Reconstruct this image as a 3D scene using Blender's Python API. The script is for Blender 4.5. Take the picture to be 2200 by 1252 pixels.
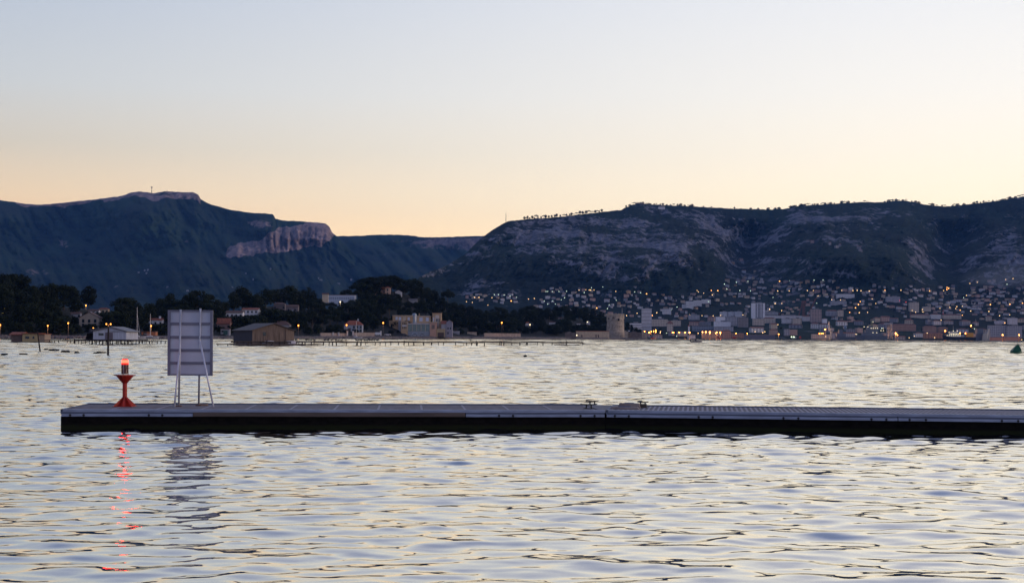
import bpy, math, random
import numpy as np
from mathutils import Vector, Matrix

# ------------------------------------------------------------------ scene, camera, sky, sun
for o in list(bpy.data.objects): bpy.data.objects.remove(o)
SC = bpy.context.scene
COL = SC.collection
random.seed(7)
PI = math.pi
F = 50.0/36.0*2200.0            # focal length in photo pixels
CX, CY, ROLL, H = 1100.0, 723.4, 0.0054, 1.93

cam_d = bpy.data.cameras.new('camera'); cam = bpy.data.objects.new('camera', cam_d); COL.objects.link(cam)
cam_d.lens = 50; cam_d.sensor_width = 36; cam_d.shift_y = (CY-626.0)/2200.0
cam_d.clip_start = 0.1; cam_d.clip_end = 60000
cam.matrix_world = Matrix.Translation((0, 0, H)) @ Matrix.Rotation(PI/2, 4, 'X') @ Matrix.Rotation(ROLL, 4, 'Z')
SC.camera = cam
SC.view_settings.view_transform = 'Standard'; SC.view_settings.look = 'None'
SC.view_settings.exposure = 0; SC.view_settings.gamma = 1
SC.render.engine = 'CYCLES'
cy = SC.cycles
cy.use_denoising = True
try: cy.denoiser = 'OPENIMAGEDENOISE'
except Exception: pass
cy.max_bounces = 6; cy.diffuse_bounces = 2; cy.glossy_bounces = 3; cy.transmission_bounces = 4
cy.volume_bounces = 0; cy.transparent_max_bounces = 8
cy.caustics_reflective = False; cy.caustics_refractive = False
cy.sample_clamp_indirect = 12.0

def s2l(c):
    return tuple((x/255/12.92 if x/255 <= .04045 else ((x/255+.055)/1.055)**2.4) for x in c)

SUN_AZ, SUN_EL = math.radians(100), math.radians(8)      # to the right of the view, just over the hills
W = bpy.data.worlds.new('World'); SC.world = W; W.use_nodes = True
nt = W.node_tree; nt.nodes.clear(); N = nt.nodes.new; L = nt.links.new
def mth(t, op, a, b=None, c=None, clamp=False):
    n = t.nodes.new('ShaderNodeMath'); n.operation = op; n.use_clamp = clamp
    for i, v in enumerate((a, b, c)):
        if v is None: continue
        if isinstance(v, (int, float)): n.inputs[i].default_value = v
        else: t.links.new(v, n.inputs[i])
    return n.outputs[0]
def mixc(t, fac, a, b, mode='MIX'):
    n = t.nodes.new('ShaderNodeMix'); n.data_type = 'RGBA'; n.blend_type = mode
    for s, v in ((n.inputs[0], fac), (n.inputs[6], a), (n.inputs[7], b)):
        if isinstance(v, (int, float)): s.default_value = v
        elif isinstance(v, tuple): s.default_value = (*v[:3], 1)
        else: t.links.new(v, s)
    return n.outputs[2]
def ramp(t, fac, stops, interp='LINEAR'):
    n = t.nodes.new('ShaderNodeValToRGB'); cr = n.color_ramp; cr.interpolation = interp
    while len(cr.elements) < len(stops): cr.elements.new(0.5)
    for e, (p, c) in zip(cr.elements, stops): e.position = p; e.color = (*c, 1)
    t.links.new(fac, n.inputs[0]); return n.outputs[0]
tc = N('ShaderNodeTexCoord'); sx = N('ShaderNodeSeparateXYZ'); L(tc.outputs['Generated'], sx.inputs[0])
elev = mth(nt, 'ARCSINE', sx.outputs[2])
e01 = mth(nt, 'MULTIPLY', elev, 2/PI, clamp=True)
GE = [0,3.5,5.5,7.3,9.6,13.2,20,35,60,90]          # the air box dims the low sky: gain by elevation
GL = [1.5,1.42,1.22,1.05,1.03,.97,1.05,1.05,1,1]; GR = [1.52,1.46,1.36,1.27,1.2,1.1,1.12,1.08,1,1]
def st(rows, G=None, K=1.8):
    out = []
    for d, c in rows:
        g = np.interp(d, GE, G) if G else 1.; wm = max(0, 1-d/14.0); c = s2l(c)
        out.append((d/90.0, tuple(min(1, x*g/K*w) for x, w in zip(c, (1+.02*wm, 1+.01*wm, 1-.17*wm)))))
    return out
left = ramp(nt, e01, st([(0,(244,184,132)),(3.5,(240,192,144)),(5.5,(228,200,170)),(7.3,(211,201,190)),(9.6,(199,204,212)),(13.2,(184,196,214)),(20,(166,178,206)),(35,(116,136,184)),(60,(58,78,124)),(90,(40,56,98))], GL))
right = ramp(nt, e01, st([(0,(252,222,182)),(3.5,(253,232,202)),(5.5,(252,238,220)),(7.3,(249,239,229)),(9.6,(244,239,236)),(13.2,(238,238,240)),(20,(208,210,224)),(35,(142,157,200)),(60,(84,104,152)),(90,(40,56,98))], GR))
az = mth(nt, 'ARCTAN2', sx.outputs[0], sx.outputs[1])            # 0 ahead, + to the right
fz = N('ShaderNodeMapRange'); fz.interpolation_type = 'SMOOTHSTEP'
fz.inputs[1].default_value = math.radians(-32); fz.inputs[2].default_value = math.radians(24); L(az, fz.inputs[0])
glow = mixc(nt, fz.outputs[0], left, right)
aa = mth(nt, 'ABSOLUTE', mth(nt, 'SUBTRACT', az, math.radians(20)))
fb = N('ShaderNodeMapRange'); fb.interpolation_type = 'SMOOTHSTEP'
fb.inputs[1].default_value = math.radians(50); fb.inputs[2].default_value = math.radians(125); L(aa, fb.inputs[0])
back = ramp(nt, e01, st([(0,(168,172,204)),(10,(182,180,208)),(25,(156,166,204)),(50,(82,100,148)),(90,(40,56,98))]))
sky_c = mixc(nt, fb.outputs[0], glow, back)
below = mth(nt, 'GREATER_THAN', sx.outputs[2], -0.002)
sky_c = mixc(nt, below, (0.008, 0.012, 0.02), sky_c)
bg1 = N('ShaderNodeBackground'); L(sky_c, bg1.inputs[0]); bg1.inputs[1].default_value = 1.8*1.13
nis = N('ShaderNodeTexSky'); nis.sky_type = 'NISHITA'; nis.sun_disc = False
nis.sun_elevation = SUN_EL; nis.sun_rotation = SUN_AZ; nis.dust_density = 1.5
bg2 = N('ShaderNodeBackground'); L(nis.outputs[0], bg2.inputs[0]); bg2.inputs[1].default_value = 0.05
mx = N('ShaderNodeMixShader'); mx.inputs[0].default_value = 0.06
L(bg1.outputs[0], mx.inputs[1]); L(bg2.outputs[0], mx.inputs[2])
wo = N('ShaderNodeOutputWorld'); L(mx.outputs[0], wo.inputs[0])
W.cycles.sampling_method = 'MANUAL'; W.cycles.sample_map_resolution = 512

sun_d = bpy.data.lights.new('sun', 'SUN'); sun = bpy.data.objects.new('sun', sun_d); COL.objects.link(sun)
sun_d.energy = 0.95; sun_d.angle = math.radians(26); sun_d.color = (1.0, 0.74, 0.58)
dirv = Vector((math.sin(SUN_AZ)*math.cos(SUN_EL), math.cos(SUN_AZ)*math.cos(SUN_EL), math.sin(SUN_EL)))
sun.rotation_euler = dirv.to_track_quat('Z', 'Y').to_euler()

# ------------------------------------------------------------------ photo pixel <-> world
CR, SR = math.cos(ROLL), math.sin(ROLL)
def uv(px, py):
    u, v = px-CX, CY-py
    return u*CR - v*SR, v*CR + u*SR
def at(px, py, Y):
    u, v = uv(px, py); return Vector((Y*u/F, Y, H+Y*v/F))
def water_at(px, py):
    u, v = uv(px, py); Y = -H*F/v; return Vector((Y*u/F, Y, 0))
def hor(px): return CY + ROLL*(px-CX)
def Xof(px, Y): return Y*(px-CX)/F

# ------------------------------------------------------------------ noise in numpy
def hsh(ix, iy, seed):
    n = (ix.astype(np.int64)*374761393 + iy.astype(np.int64)*668265263 + seed*974634777) & 0xffffffff
    n = ((n ^ (n >> 13))*1274126177) & 0xffffffff
    n = n ^ (n >> 16)
    return (n & 0xffff)/65535.0*2-1
def vn(x, y, seed=0):
    x = np.asarray(x, float); y = np.asarray(y, float)
    ix, iy = np.floor(x), np.floor(y); fx, fy = x-ix, y-iy
    fx = fx*fx*fx*(fx*(fx*6-15)+10); fy = fy*fy*fy*(fy*(fy*6-15)+10)
    a, b = hsh(ix, iy, seed), hsh(ix+1, iy, seed); c, d = hsh(ix, iy+1, seed), hsh(ix+1, iy+1, seed)
    return (a*(1-fx)+b*fx)*(1-fy) + (c*(1-fx)+d*fx)*fy
def fbm(x, y, seed=0, o=5, g=.5, ridged=False):
    s, a, t = 0, 1, 0
    for k in range(o):
        v = vn(np.asarray(x)*2**k + 17.3*k, np.asarray(y)*2**k + 5.1*k, seed+k)
        if ridged: v = 1-2*np.abs(v)
        s = s + a*v; t += a; a *= g
    return s/t

# ------------------------------------------------------------------ materials
MATS = {}
def principled(name):
    m = bpy.data.materials.new(name); m.use_nodes = True
    return m, m.node_tree, m.node_tree.nodes['Principled BSDF']
def coords(t, scale=(1,1,1), kind='Object'):
    c = t.nodes.new('ShaderNodeTexCoord'); mp = t.nodes.new('ShaderNodeMapping'); mp.inputs['Scale'].default_value = scale
    t.links.new(c.outputs[kind], mp.inputs[0]); return mp.outputs[0]
def noise(t, vec, scale, detail=4, rough=.55):
    n = t.nodes.new('ShaderNodeTexNoise'); n.inputs['Scale'].default_value = scale
    n.inputs['Detail'].default_value = detail; n.inputs['Roughness'].default_value = rough
    t.links.new(vec, n.inputs['Vector']); return n.outputs[0]
def remap(t, v, a, b, c=0., d=1.):
    n = t.nodes.new('ShaderNodeMapRange'); t.links.new(v, n.inputs[0])
    for i, x in enumerate((a, b, c, d)): n.inputs[i+1].default_value = x
    return n.outputs[0]
def mat(name, col, rough=.7, metal=0., var=.25, scale=2., bump=0., spec=.4, stretch=(1,1,1), per_obj=0.):
    if name in MATS: return MATS[name]
    m, t, b = principled(name)
    v = coords(t, stretch)
    n = noise(t, v, scale, 5)
    f = remap(t, n, .3, .7)
    dark = tuple(x*(1-var) for x in col); lite = tuple(min(1, x*(1+var)) for x in col)
    c = mixc(t, f, dark, lite)
    if per_obj:
        oi = t.nodes.new('ShaderNodeObjectInfo')
        hv = t.nodes.new('ShaderNodeHueSaturation'); t.links.new(c, hv.inputs['Color'])
        t.links.new(remap(t, oi.outputs['Random'], 0, 1, 1-per_obj, 1+per_obj), hv.inputs['Value'])
        t.links.new(remap(t, oi.outputs['Random'], 0, 1, .49, .51), hv.inputs['Hue'])
        c = hv.outputs[0]
    t.links.new(c, b.inputs['Base Color'])
    b.inputs['Roughness'].default_value = rough; b.inputs['Metallic'].default_value = metal
    b.inputs['Specular IOR Level'].default_value = spec
    if bump:
        bp = t.nodes.new('ShaderNodeBump'); bp.inputs['Strength'].default_value = bump; bp.inputs['Distance'].default_value = .02
        t.links.new(noise(t, v, scale*4, 4), bp.inputs['Height']); t.links.new(bp.outputs[0], b.inputs['Normal'])
    MATS[name] = m; return m
def emit(name, col, strength, nee=False):
    if name in MATS: return MATS[name]
    m, t, b = principled(name)
    b.inputs['Base Color'].default_value = (*[x*.3 for x in col], 1)
    b.inputs['Emission Color'].default_value = (*col, 1); b.inputs['Emission Strength'].default_value = strength
    m.cycles.emission_sampling = 'FRONT' if nee else 'NONE'
    MATS[name] = m; return m
def facade(name, col, win=(.05,.06,.08), sx_=3.2, sz_=3.0, wx=.42, wz=.5, var=.15):
    """plaster wall with a regular grid of window openings"""
    if name in MATS: return MATS[name]
    m, t, b = principled(name)
    c = t.nodes.new('ShaderNodeTexCoord'); s = t.nodes.new('ShaderNodeSeparateXYZ'); t.links.new(c.outputs['Object'], s.inputs[0])
    h = mth(t, 'ADD', s.outputs[0], s.outputs[1])
    fx = mth(t, 'FRACT', mth(t, 'DIVIDE', h, sx_)); fz_ = mth(t, 'FRACT', mth(t, 'DIVIDE', s.outputs[2], sz_))
    a = mth(t, 'MULTIPLY', mth(t, 'LESS_THAN', fx, wx), mth(t, 'LESS_THAN', mth(t, 'ABSOLUTE', mth(t, 'SUBTRACT', fz_, .55)), wz/2))
    g = t.nodes.new('ShaderNodeNewGeometry'); sn = t.nodes.new('ShaderNodeSeparateXYZ'); t.links.new(g.outputs['Normal'], sn.inputs[0])
    a = mth(t, 'MULTIPLY', a, mth(t, 'LESS_THAN', mth(t, 'ABSOLUTE', sn.outputs[2]), .5))
    n = remap(t, noise(t, coords(t), .35, 5), .3, .7)
    wall = mixc(t, n, tuple(x*(1-var) for x in col), tuple(min(1, x*(1+var)) for x in col))
    t.links.new(mixc(t, a, wall, win), b.inputs['Base Color'])
    b.inputs['Roughness'].default_value = .8
    MATS[name] = m; return m

# ------------------------------------------------------------------ mesh building
ORG = {}
class MB:
    def __init__(s): s.v = []; s.f = []; s.mi = []; s.cur = 0
    def add(s, vs, fs):
        b = len(s.v); s.v += [tuple(p) for p in vs]; s.f += [tuple(b+i for i in f) for f in fs]; s.mi += [s.cur]*len(fs); return s
    def box(s, c, d, rot=0., top=None):
        """c = centre of the base, d = size, rot about z, top = (sx, sy) factors of the top"""
        x, y, z = c; w, l, h = d; tx, ty = top or (1, 1); cs, sn = math.cos(rot), math.sin(rot); vs = []
        for zz, fx, fy in ((0,1,1),(h,tx,ty)):
            for a, b in ((-1,-1),(1,-1),(1,1),(-1,1)):
                p, q = a*w/2*fx, b*l/2*fy
                vs.append((x+p*cs-q*sn, y+p*sn+q*cs, z+zz))
        return s.add(vs, [(3,2,1,0),(4,5,6,7),(0,1,5,4),(1,2,6,5),(2,3,7,6),(3,0,4,7)])
    def span(s, x0, x1, y0, y1, z0, z1): return s.box(((x0+x1)/2, (y0+y1)/2, z0), (abs(x1-x0), abs(y1-y0), z1-z0))
    def rod(s, p, q, r0, r1=None, n=8, cap=True):
        p, q = Vector(p), Vector(q); r1 = r0 if r1 is None else r1
        d = (q-p).normalized(); a = d.orthogonal().normalized(); b = d.cross(a); vs = []
        for c, r in ((p, r0), (q, r1)):
            for i in range(n):
                t = 2*PI*i/n; vs.append(c+a*(r*math.cos(t))+b*(r*math.sin(t)))
        fs = [(i, (i+1) % n, n+(i+1) % n, n+i) for i in range(n)]
        if cap: fs += [tuple(range(n-1, -1, -1)), tuple(range(n, 2*n))]
        return s.add(vs, fs)
    def lathe(s, c, prof, n=16):
        x, y, z = c; vs = []; m = len(prof)
        for r, h in prof:
            for i in range(n): t = 2*PI*i/n; vs.append((x+r*math.cos(t), y+r*math.sin(t), z+h))
        fs = [(k*n+i, k*n+(i+1) % n, (k+1)*n+(i+1) % n, (k+1)*n+i) for k in range(m-1) for i in range(n)]
        fs += [tuple(range(n-1, -1, -1)), tuple(range((m-1)*n, m*n))]
        return s.add(vs, fs)
    def gable(s, c, d, rise, rot=0., over=.3, axis='x', thick=.15):
        """pitched roof, ridge along axis"""
        x, y, z = c; w, l = d; w += 2*over; l += 2*over; cs, sn = math.cos(rot), math.sin(rot)
        if axis == 'x': prof = [(-l/2, 0), (0, rise), (l/2, 0)]; pts = [(sx*w/2, p, q) for sx in (-1, 1) for p, q in prof]
        else: prof = [(-w/2, 0), (0, rise), (w/2, 0)]; pts = [(p, sy*l/2, q) for sy in (-1, 1) for p, q in prof]
        vs = [(x+a*cs-b*sn, y+a*sn+b*cs, z+h+t) for t in (0, thick) for a, b, h in pts]
        fs = [(0,1,4,3),(1,2,5,4),(6,9,10,7),(7,10,11,8),(0,3,9,6),(2,8,11,5),(0,6,7,1),(1,7,8,2),(3,4,10,9),(4,5,11,10)]
        return s.add(vs, fs)
    def gable_wall(s, c, d, h, rise, rot=0., axis='x'):
        """walls with gable ends"""
        x, y, z = c; w, l = d; cs, sn = math.cos(rot), math.sin(rot)
        if axis == 'y': pr = [(-w/2,0),(w/2,0),(w/2,h),(0,h+rise),(-w/2,h)]; pts = [(p, sy*l/2, q) for sy in (-1,1) for p, q in pr]
        else: pr = [(-l/2,0),(l/2,0),(l/2,h),(0,h+rise),(-l/2,h)]; pts = [(sx*w/2, p, q) for sx in (-1,1) for p, q in pr]
        vs = [(x+a*cs-b*sn, y+a*sn+b*cs, z+q) for a, b, q in pts]
        return s.add(vs, [(0,1,2,3,4),(9,8,7,6,5)]+[(i,(i+1)%5,(i+1)%5+5,i+5)[::-1] for i in range(5)])
    def hip(s, c, d, rise, rot=0., over=.3):
        x, y, z = c; w, l = d; w += 2*over; l += 2*over; cs, sn = math.cos(rot), math.sin(rot)
        r = max(w-l, 0)/2+.05*w
        pts = [(-w/2,-l/2,0),(w/2,-l/2,0),(w/2,l/2,0),(-w/2,l/2,0),(-r,0,rise),(r,0,rise)]
        vs = [(x+a*cs-b*sn, y+a*sn+b*cs, z+q) for a, b, q in pts]
        return s.add(vs, [(3,2,1,0),(0,1,5,4),(2,3,4,5),(1,2,5),(3,0,4)])
    def ball(s, c, r, n=8, m=6, sq=(1,1,1)):
        x, y, z = c; vs = [(x, y, z-r*sq[2])]
        for j in range(1, m):
            p = -PI/2+PI*j/m
            for i in range(n): t = 2*PI*i/n; vs.append((x+r*sq[0]*math.cos(p)*math.cos(t), y+r*sq[1]*math.cos(p)*math.sin(t), z+r*sq[2]*math.sin(p)))
        vs.append((x, y, z+r*sq[2])); k = len(vs)-1
        fs = [(0, 1+(i+1) % n, 1+i) for i in range(n)]
        fs += [(1+j*n+i, 1+j*n+(i+1) % n, 1+(j+1)*n+(i+1) % n, 1+(j+1)*n+i) for j in range(m-2) for i in range(n)]
        fs += [(k, 1+(m-2)*n+i, 1+(m-2)*n+(i+1) % n) for i in range(n)]
        return s.add(vs, fs)
    def build(s, name, mats, parent=None, smooth=False, bevel=0.):
        org = ORG.get(parent.name, Vector()) if parent else Vector()
        me = bpy.data.meshes.new(name)
        me.from_pydata([tuple(Vector(p)-org) for p in s.v], [], s.f)
        for m in (mats if isinstance(mats, (list, tuple)) else [mats]): me.materials.append(m)
        me.polygons.foreach_set('material_index', s.mi)
        if smooth: me.polygons.foreach_set('use_smooth', [True]*len(s.f))
        me.update()
        o = bpy.data.objects.new(name, me); COL.objects.link(o)
        if parent: o.parent = parent; ORG[o.name] = org
        if bevel:
            b = o.modifiers.new('b', 'BEVEL'); b.width = bevel; b.segments = 2; b.limit_method = 'ANGLE'
        return o
def tag(o, label=None, cat=None, group=None, kind=None):
    for k, v in (('label', label), ('category', cat), ('group', group), ('kind', kind)):
        if v: o[k] = v
    return o
def thing(name, label, cat, loc, group=None):
    o = bpy.data.objects.new(name, None); COL.objects.link(o); o.location = loc; o.empty_display_size = .2
    ORG[o.name] = Vector(loc); return tag(o, label, cat, group)
def copy_tree(o, parent=None):
    c = o.copy(); COL.objects.link(c)
    if parent: c.parent = parent
    for ch in KIDS.get(o.name, []): copy_tree(ch, c)
    return c
KIDS = {}
def note_kids(o):
    KIDS[o.name] = [c for c in COL.objects if c.parent == o]
    for c in KIDS[o.name]: note_kids(c)
PEND = []     # (object, base label, photo x) labels made unique at the end
def pend(o, label, px): PEND.append((o, label, px))
def grid_mesh(name, X, Y, Z, mats, smooth=True, attr=None):
    r, c = X.shape
    me = bpy.data.meshes.new(name); me.vertices.add(r*c)
    co = np.stack([X, Y, Z], -1).astype(np.float32).ravel(); me.vertices.foreach_set('co', co)
    i = np.arange((r-1)*(c-1)); a = (i//(c-1))*c + i % (c-1)
    q = np.stack([a, a+1, a+c+1, a+c], -1).astype(np.int32)
    n = len(q); me.loops.add(n*4); me.polygons.add(n)
    me.loops.foreach_set('vertex_index', q.ravel()); me.polygons.foreach_set('loop_start', (np.arange(n)*4).astype(np.int32))
    me.polygons.foreach_set('use_smooth', np.full(n, smooth))
    me.update(calc_edges=True)
    for k, v in (attr or {}).items():
        at_ = me.attributes.new(k, 'FLOAT', 'POINT'); at_.data.foreach_set('value', v.astype(np.float32).ravel())
    me.materials.append(mats); o = bpy.data.objects.new(name, me); COL.objects.link(o); return o

# ------------------------------------------------------------------ water
def build_water():
    rs = np.random.RandomState(5)
    k = 0.0016
    y = [2.5]
    while y[-1] < 9500: y.append(y[-1] + max(0.016, k*y[-1]))
    y = np.array(y); nc = 560
    half = 0.47*y + 7
    sxx = np.linspace(-1, 1, nc)
    X = half[:, None]*sxx[None, :]; Y = np.repeat(y[:, None], nc, 1); Z = np.zeros_like(X)
    nw = 260
    lam = np.exp(rs.uniform(math.log(.13), math.log(60), nw)); th = rs.normal(0, .55, nw) + .1
    ph = rs.uniform(0, 2*PI, nw)
    lc = 0.0078*y; lp = np.maximum(.6, 2.1*lc)
    rms = np.interp(np.log(y), np.log([5, 30, 120, 500, 2500]), [.072, .078, .080, .046, .016])
    Wt = np.zeros((len(y), nw))
    for i in range(nw):
        a = np.clip(np.log(lam[i]/lc)/math.log(1.8), 0, 1); a = a*a*(3-2*a)
        Wt[:, i] = a*np.exp(-(np.log(lam[i]/lp))**2/(2*.72**2))
    nrm = np.sqrt((Wt**2).sum(1)/2)+1e-9
    Wt *= (rms/nrm)[:, None]
    # gusts: patches of rougher and calmer water
    for i in range(nw):
        rows = np.where(Wt[:, i] > rms*.004)[0]
        if len(rows) == 0: continue
        r0, r1 = rows[0], rows[-1]+1
        kk = 2*PI/lam[i]; dx, dy = math.sin(th[i]), -math.cos(th[i])
        p = kk*(X[r0:r1]*dx+Y[r0:r1]*dy)+ph[i]
        # slightly sharpened crests
        Z[r0:r1] += (Wt[r0:r1, i]/kk)[:, None]*(np.sin(p) - .2*np.cos(2*p))
    g = 1 + .35*fbm(X/9, Y/14, 90, 3)*np.clip(60/Y, 0, 1)
    Z *= g
    m, t, b = principled('sea_water')
    b.inputs['Base Color'].default_value = (.006, .012, .02, 1); b.inputs['Roughness'].default_value = .035
    b.inputs['IOR'].default_value = 1.34
    v1 = coords(t, (1, 1.8, 1)); n1 = noise(t, v1, 5.5, 3, .55)
    v2 = coords(t, (1, 1.3, 1)); n2 = noise(t, v2, .55, 5, .65)
    g_ = t.nodes.new('ShaderNodeNewGeometry'); s = t.nodes.new('ShaderNodeSeparateXYZ'); t.links.new(g_.outputs['Position'], s.inputs[0])
    b1 = t.nodes.new('ShaderNodeBump'); b1.inputs['Distance'].default_value = .012; b1.inputs['Strength'].default_value = .05; t.links.new(n1, b1.inputs['Height'])
    b2 = t.nodes.new('ShaderNodeBump'); b2.inputs['Distance'].default_value = .22; t.links.new(n2, b2.inputs['Height'])
    t.links.new(remap(t, s.outputs[1], 25, 120, 0, .32), b2.inputs['Strength'])
    t.links.new(b1.outputs[0], b2.inputs['Normal']); t.links.new(b2.outputs[0], b.inputs['Normal'])
    b.inputs['Specular IOR Level'].default_value = 0.
    gl = t.nodes.new('ShaderNodeBsdfGlossy'); gl.inputs['Color'].default_value = (1., .968, .885, 1); gl.inputs['Roughness'].default_value = .012
    t.links.new(b2.outputs[0], gl.inputs['Normal'])
    fr = t.nodes.new('ShaderNodeFresnel'); fr.inputs['IOR'].default_value = 1.34; t.links.new(b2.outputs[0], fr.inputs['Normal'])
    ms = t.nodes.new('ShaderNodeMixShader'); t.links.new(mth(t, 'POWER', fr.outputs[0], .2), ms.inputs[0])
    t.links.new(b.outputs[0], ms.inputs[1]); t.links.new(gl.outputs[0], ms.inputs[2])
    t.links.new(ms.outputs[0], t.nodes['Material Output'].inputs['Surface'])
    o = grid_mesh('sea_water', X, Y, Z, m); tag(o, kind='structure')
    # the sea carries on around and behind the viewer as a calm sheet
    s_ = MB(); s_.span(-9000, 9000, -3000, 2.5, -.32, -.3); tag(s_.build('water', m), kind='structure')
    s_ = MB()
    s_.add([(-9000, 2.5, -.3), (-8.2, 2.5, -.3), (-4470, 9500, -.3), (-9000, 9500, -.3)], [(0,1,2,3)])
    s_.add([(8.2, 2.5, -.3), (9000, 2.5, -.3), (9000, 9500, -.3), (4470, 9500, -.3)], [(0,1,2,3)])
    tag(s_.build('water', m), kind='structure')
build_water()

# ------------------------------------------------------------------ hills
def hill_mat(name, veg, rock, mott):
    m, t, b = principled(name)
    at_ = t.nodes.new('ShaderNodeAttribute'); at_.attribute_name = 'rock'
    v = coords(t, (1, .45, 1.1))
    n = noise(t, v, .022, 9, .68); n2 = noise(t, v, .006, 6, .6); n3 = noise(t, coords(t, (1,.4,.35)), .03, 8, .72)
    n4 = noise(t, coords(t, (1,.4,1.15)), .07, 7, .75)
    x = mth(t, 'ADD', mth(t, 'MULTIPLY', at_.outputs['Fac'], 1.0), mth(t, 'MULTIPLY', mth(t, 'SUBTRACT', n, .5), mott))
    x = mth(t, 'ADD', x, mth(t, 'MULTIPLY', mth(t, 'SUBTRACT', n4, .5), mott*.8))
    x = mth(t, 'ADD', x, mth(t, 'MULTIPLY', mth(t, 'SUBTRACT', n2, .5), 1.1+mott*.5))
    f = remap(t, x, .42, .66)
    rk = mixc(t, remap(t, n3, .36, .62), tuple(c*.42 for c in rock), tuple(c*1.35 for c in rock))
    vg = mixc(t, remap(t, n, .35, .65), tuple(c*.55 for c in veg), tuple(c*1.5 for c in veg))
    vg = mixc(t, remap(t, noise(t, coords(t, (1,.5,1.3)), .0022, 5, .6), .42, .62), vg, mixc(t, .5, vg, tuple(c*x for c, x in zip(veg, (2.6,3.2,2.4)))))
    t.links.new(mixc(t, f, vg, rk), b.inputs['Base Color']); b.inputs['Roughness'].default_value = .95
    b.inputs['Specular IOR Level'].default_value = .1
    bp = t.nodes.new('ShaderNodeBump'); bp.inputs['Distance'].default_value = 14; bp.inputs['Strength'].default_value = .8
    t.links.new(n, bp.inputs['Height']); t.links.new(bp.outputs[0], b.inputs['Normal'])
    return m
def blobs(PX, PY, lst):
    r = np.zeros_like(PX)
    for x, y, wx, wy, ang, a in lst:
        c, s = math.cos(ang), math.sin(ang); dx, dy = PX-x, PY-y
        p, q = dx*c+dy*s, -dx*s+dy*c
        r = np.maximum(r, a*np.exp(-((p/wx)**2+(q/wy)**2)**1.3))
    return r
class Hill:
    """terrain whose skyline is given by photo pixels; depth runs from a near shore to the ridge"""
    def __init__(s, prof, pxs, Yn, Yr, curve, relief, seed, jitter=1.2, e0=-3., sm=1.0):
        s.px = pxs; p = np.array(prof, float); s.jit = jitter; s.seed = seed
        s.prof = p; s.Yn, s.Yr, s.curve, s.relief, s.e0, s.sm = Yn, Yr, curve, relief, e0, sm
    def ridge(s, px):
        y = np.interp(px, s.prof[:,0], s.prof[:,1])
        return y - s.jit*(fbm(px/9., px*0+3, s.seed+50, 4, .6))
    def depth(s, px, py):
        """depth of the surface seen at a photo pixel"""
        hr = hor(px)-s.ridge(px); h = hor(px)-py
        e = np.clip((h-s.e0)/(hr-s.e0), 0, 1)
        Yn = s.Yn(px) if callable(s.Yn) else s.Yn
        Yr = s.Yr(px) if callable(s.Yr) else s.Yr
        Y = Yn+(Yr-Yn)*np.interp(e, *s.curve)
        return Y + s.relief(px, h, e)*np.clip(e*6, 0, 1)
    def point(s, px, py):
        Y = float(s.depth(np.array([float(px)]), np.array([float(py)]))[0]); return at(px, py, Y)
    def mesh(s, name, m, rows, rock, back=1.3):
        px = s.px; E = np.linspace(0, 1, rows)
        R = s.ridge(px); PX = np.repeat(px[None, :], rows, 0)
        h = s.e0+(hor(px)-R-s.e0)[None, :]*E[:, None]; PY = hor(PX)-h
        D = s.depth(PX, PY)
        u, v = PX-CX, CY-PY
        U, V = u*CR-v*SR, v*CR+u*SR
        X = D*U/F; Z = H+D*V/F; Yy = D.copy(); rk = rock(PX, PY)
        # back of the hill
        xb, yb, zb = X[-1:], Yy[-1:], Z[-1:]
        ext = [(1.05, .985), (1.15, .85), (back, 0.)]
        X = np.vstack([X]+[xb*a for a, z in ext]); Yy = np.vstack([Yy]+[yb*a for a, z in ext]); Z = np.vstack([Z]+[zb*z-(2 if z == 0 else 0) for a, z in ext])
        rk = np.vstack([rk]+[rk[-1:]]*3)
        o = grid_mesh(name, X, Yy, Z, m, True, {'rock': rk}); return tag(o, kind='structure')

MA, MBr, MC = {}, {}, {}
profA = [(-500,455),(-200,440),(0,430),(30,434),(45,437),(80,440),(110,438),(150,434),(162,433),(200,429),(230,425),(262,421),(280,414),(300,411.5),(315,413),(330,415),(345,412.5),(358,411),(380,412.5),(415,413),(426,418),(431,428),(450,438),(490,450),(540,457),(575,459),(588,461),(590,469),(610,474),(640,475),(680,478),(700,480),(708,487),(713,499),(722,506),(735,520),(760,545),(800,575),(860,602),(930,622),(1000,640),(1100,655)]
def reliefA(px, h, e):
    x = px/60.; y = h/45.
    r = 500*fbm(px/170., h/160., 11, 2) + 330*fbm(x*.9+h/100, y*.35, 12, 4, .5, True) + 90*fbm(px/20.+h/50, h/50., 18, 4, .55, True) + 60*fbm(px/9., h/14., 14, 4)
    # cliff buttresses
    cl = np.exp(-(((px-620)/120)**2+((h-(hor(px)-510))/40)**2))
    r = r*(1-.6*cl) + cl*(190*fbm(px/11., h/70., 15, 4, .6, True) + 90*fbm(px/4., h/40., 16, 3))
    return r*np.clip((1-e)*8, 0.04, 1)
hillA = Hill(profA, np.arange(-420, 1090, 2.6), 4600, 8600, ([0,.25,.6,.8,.86,1],[0,.35,.72,.86,.87,1]), reliefA, 100, 1.0)
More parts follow.
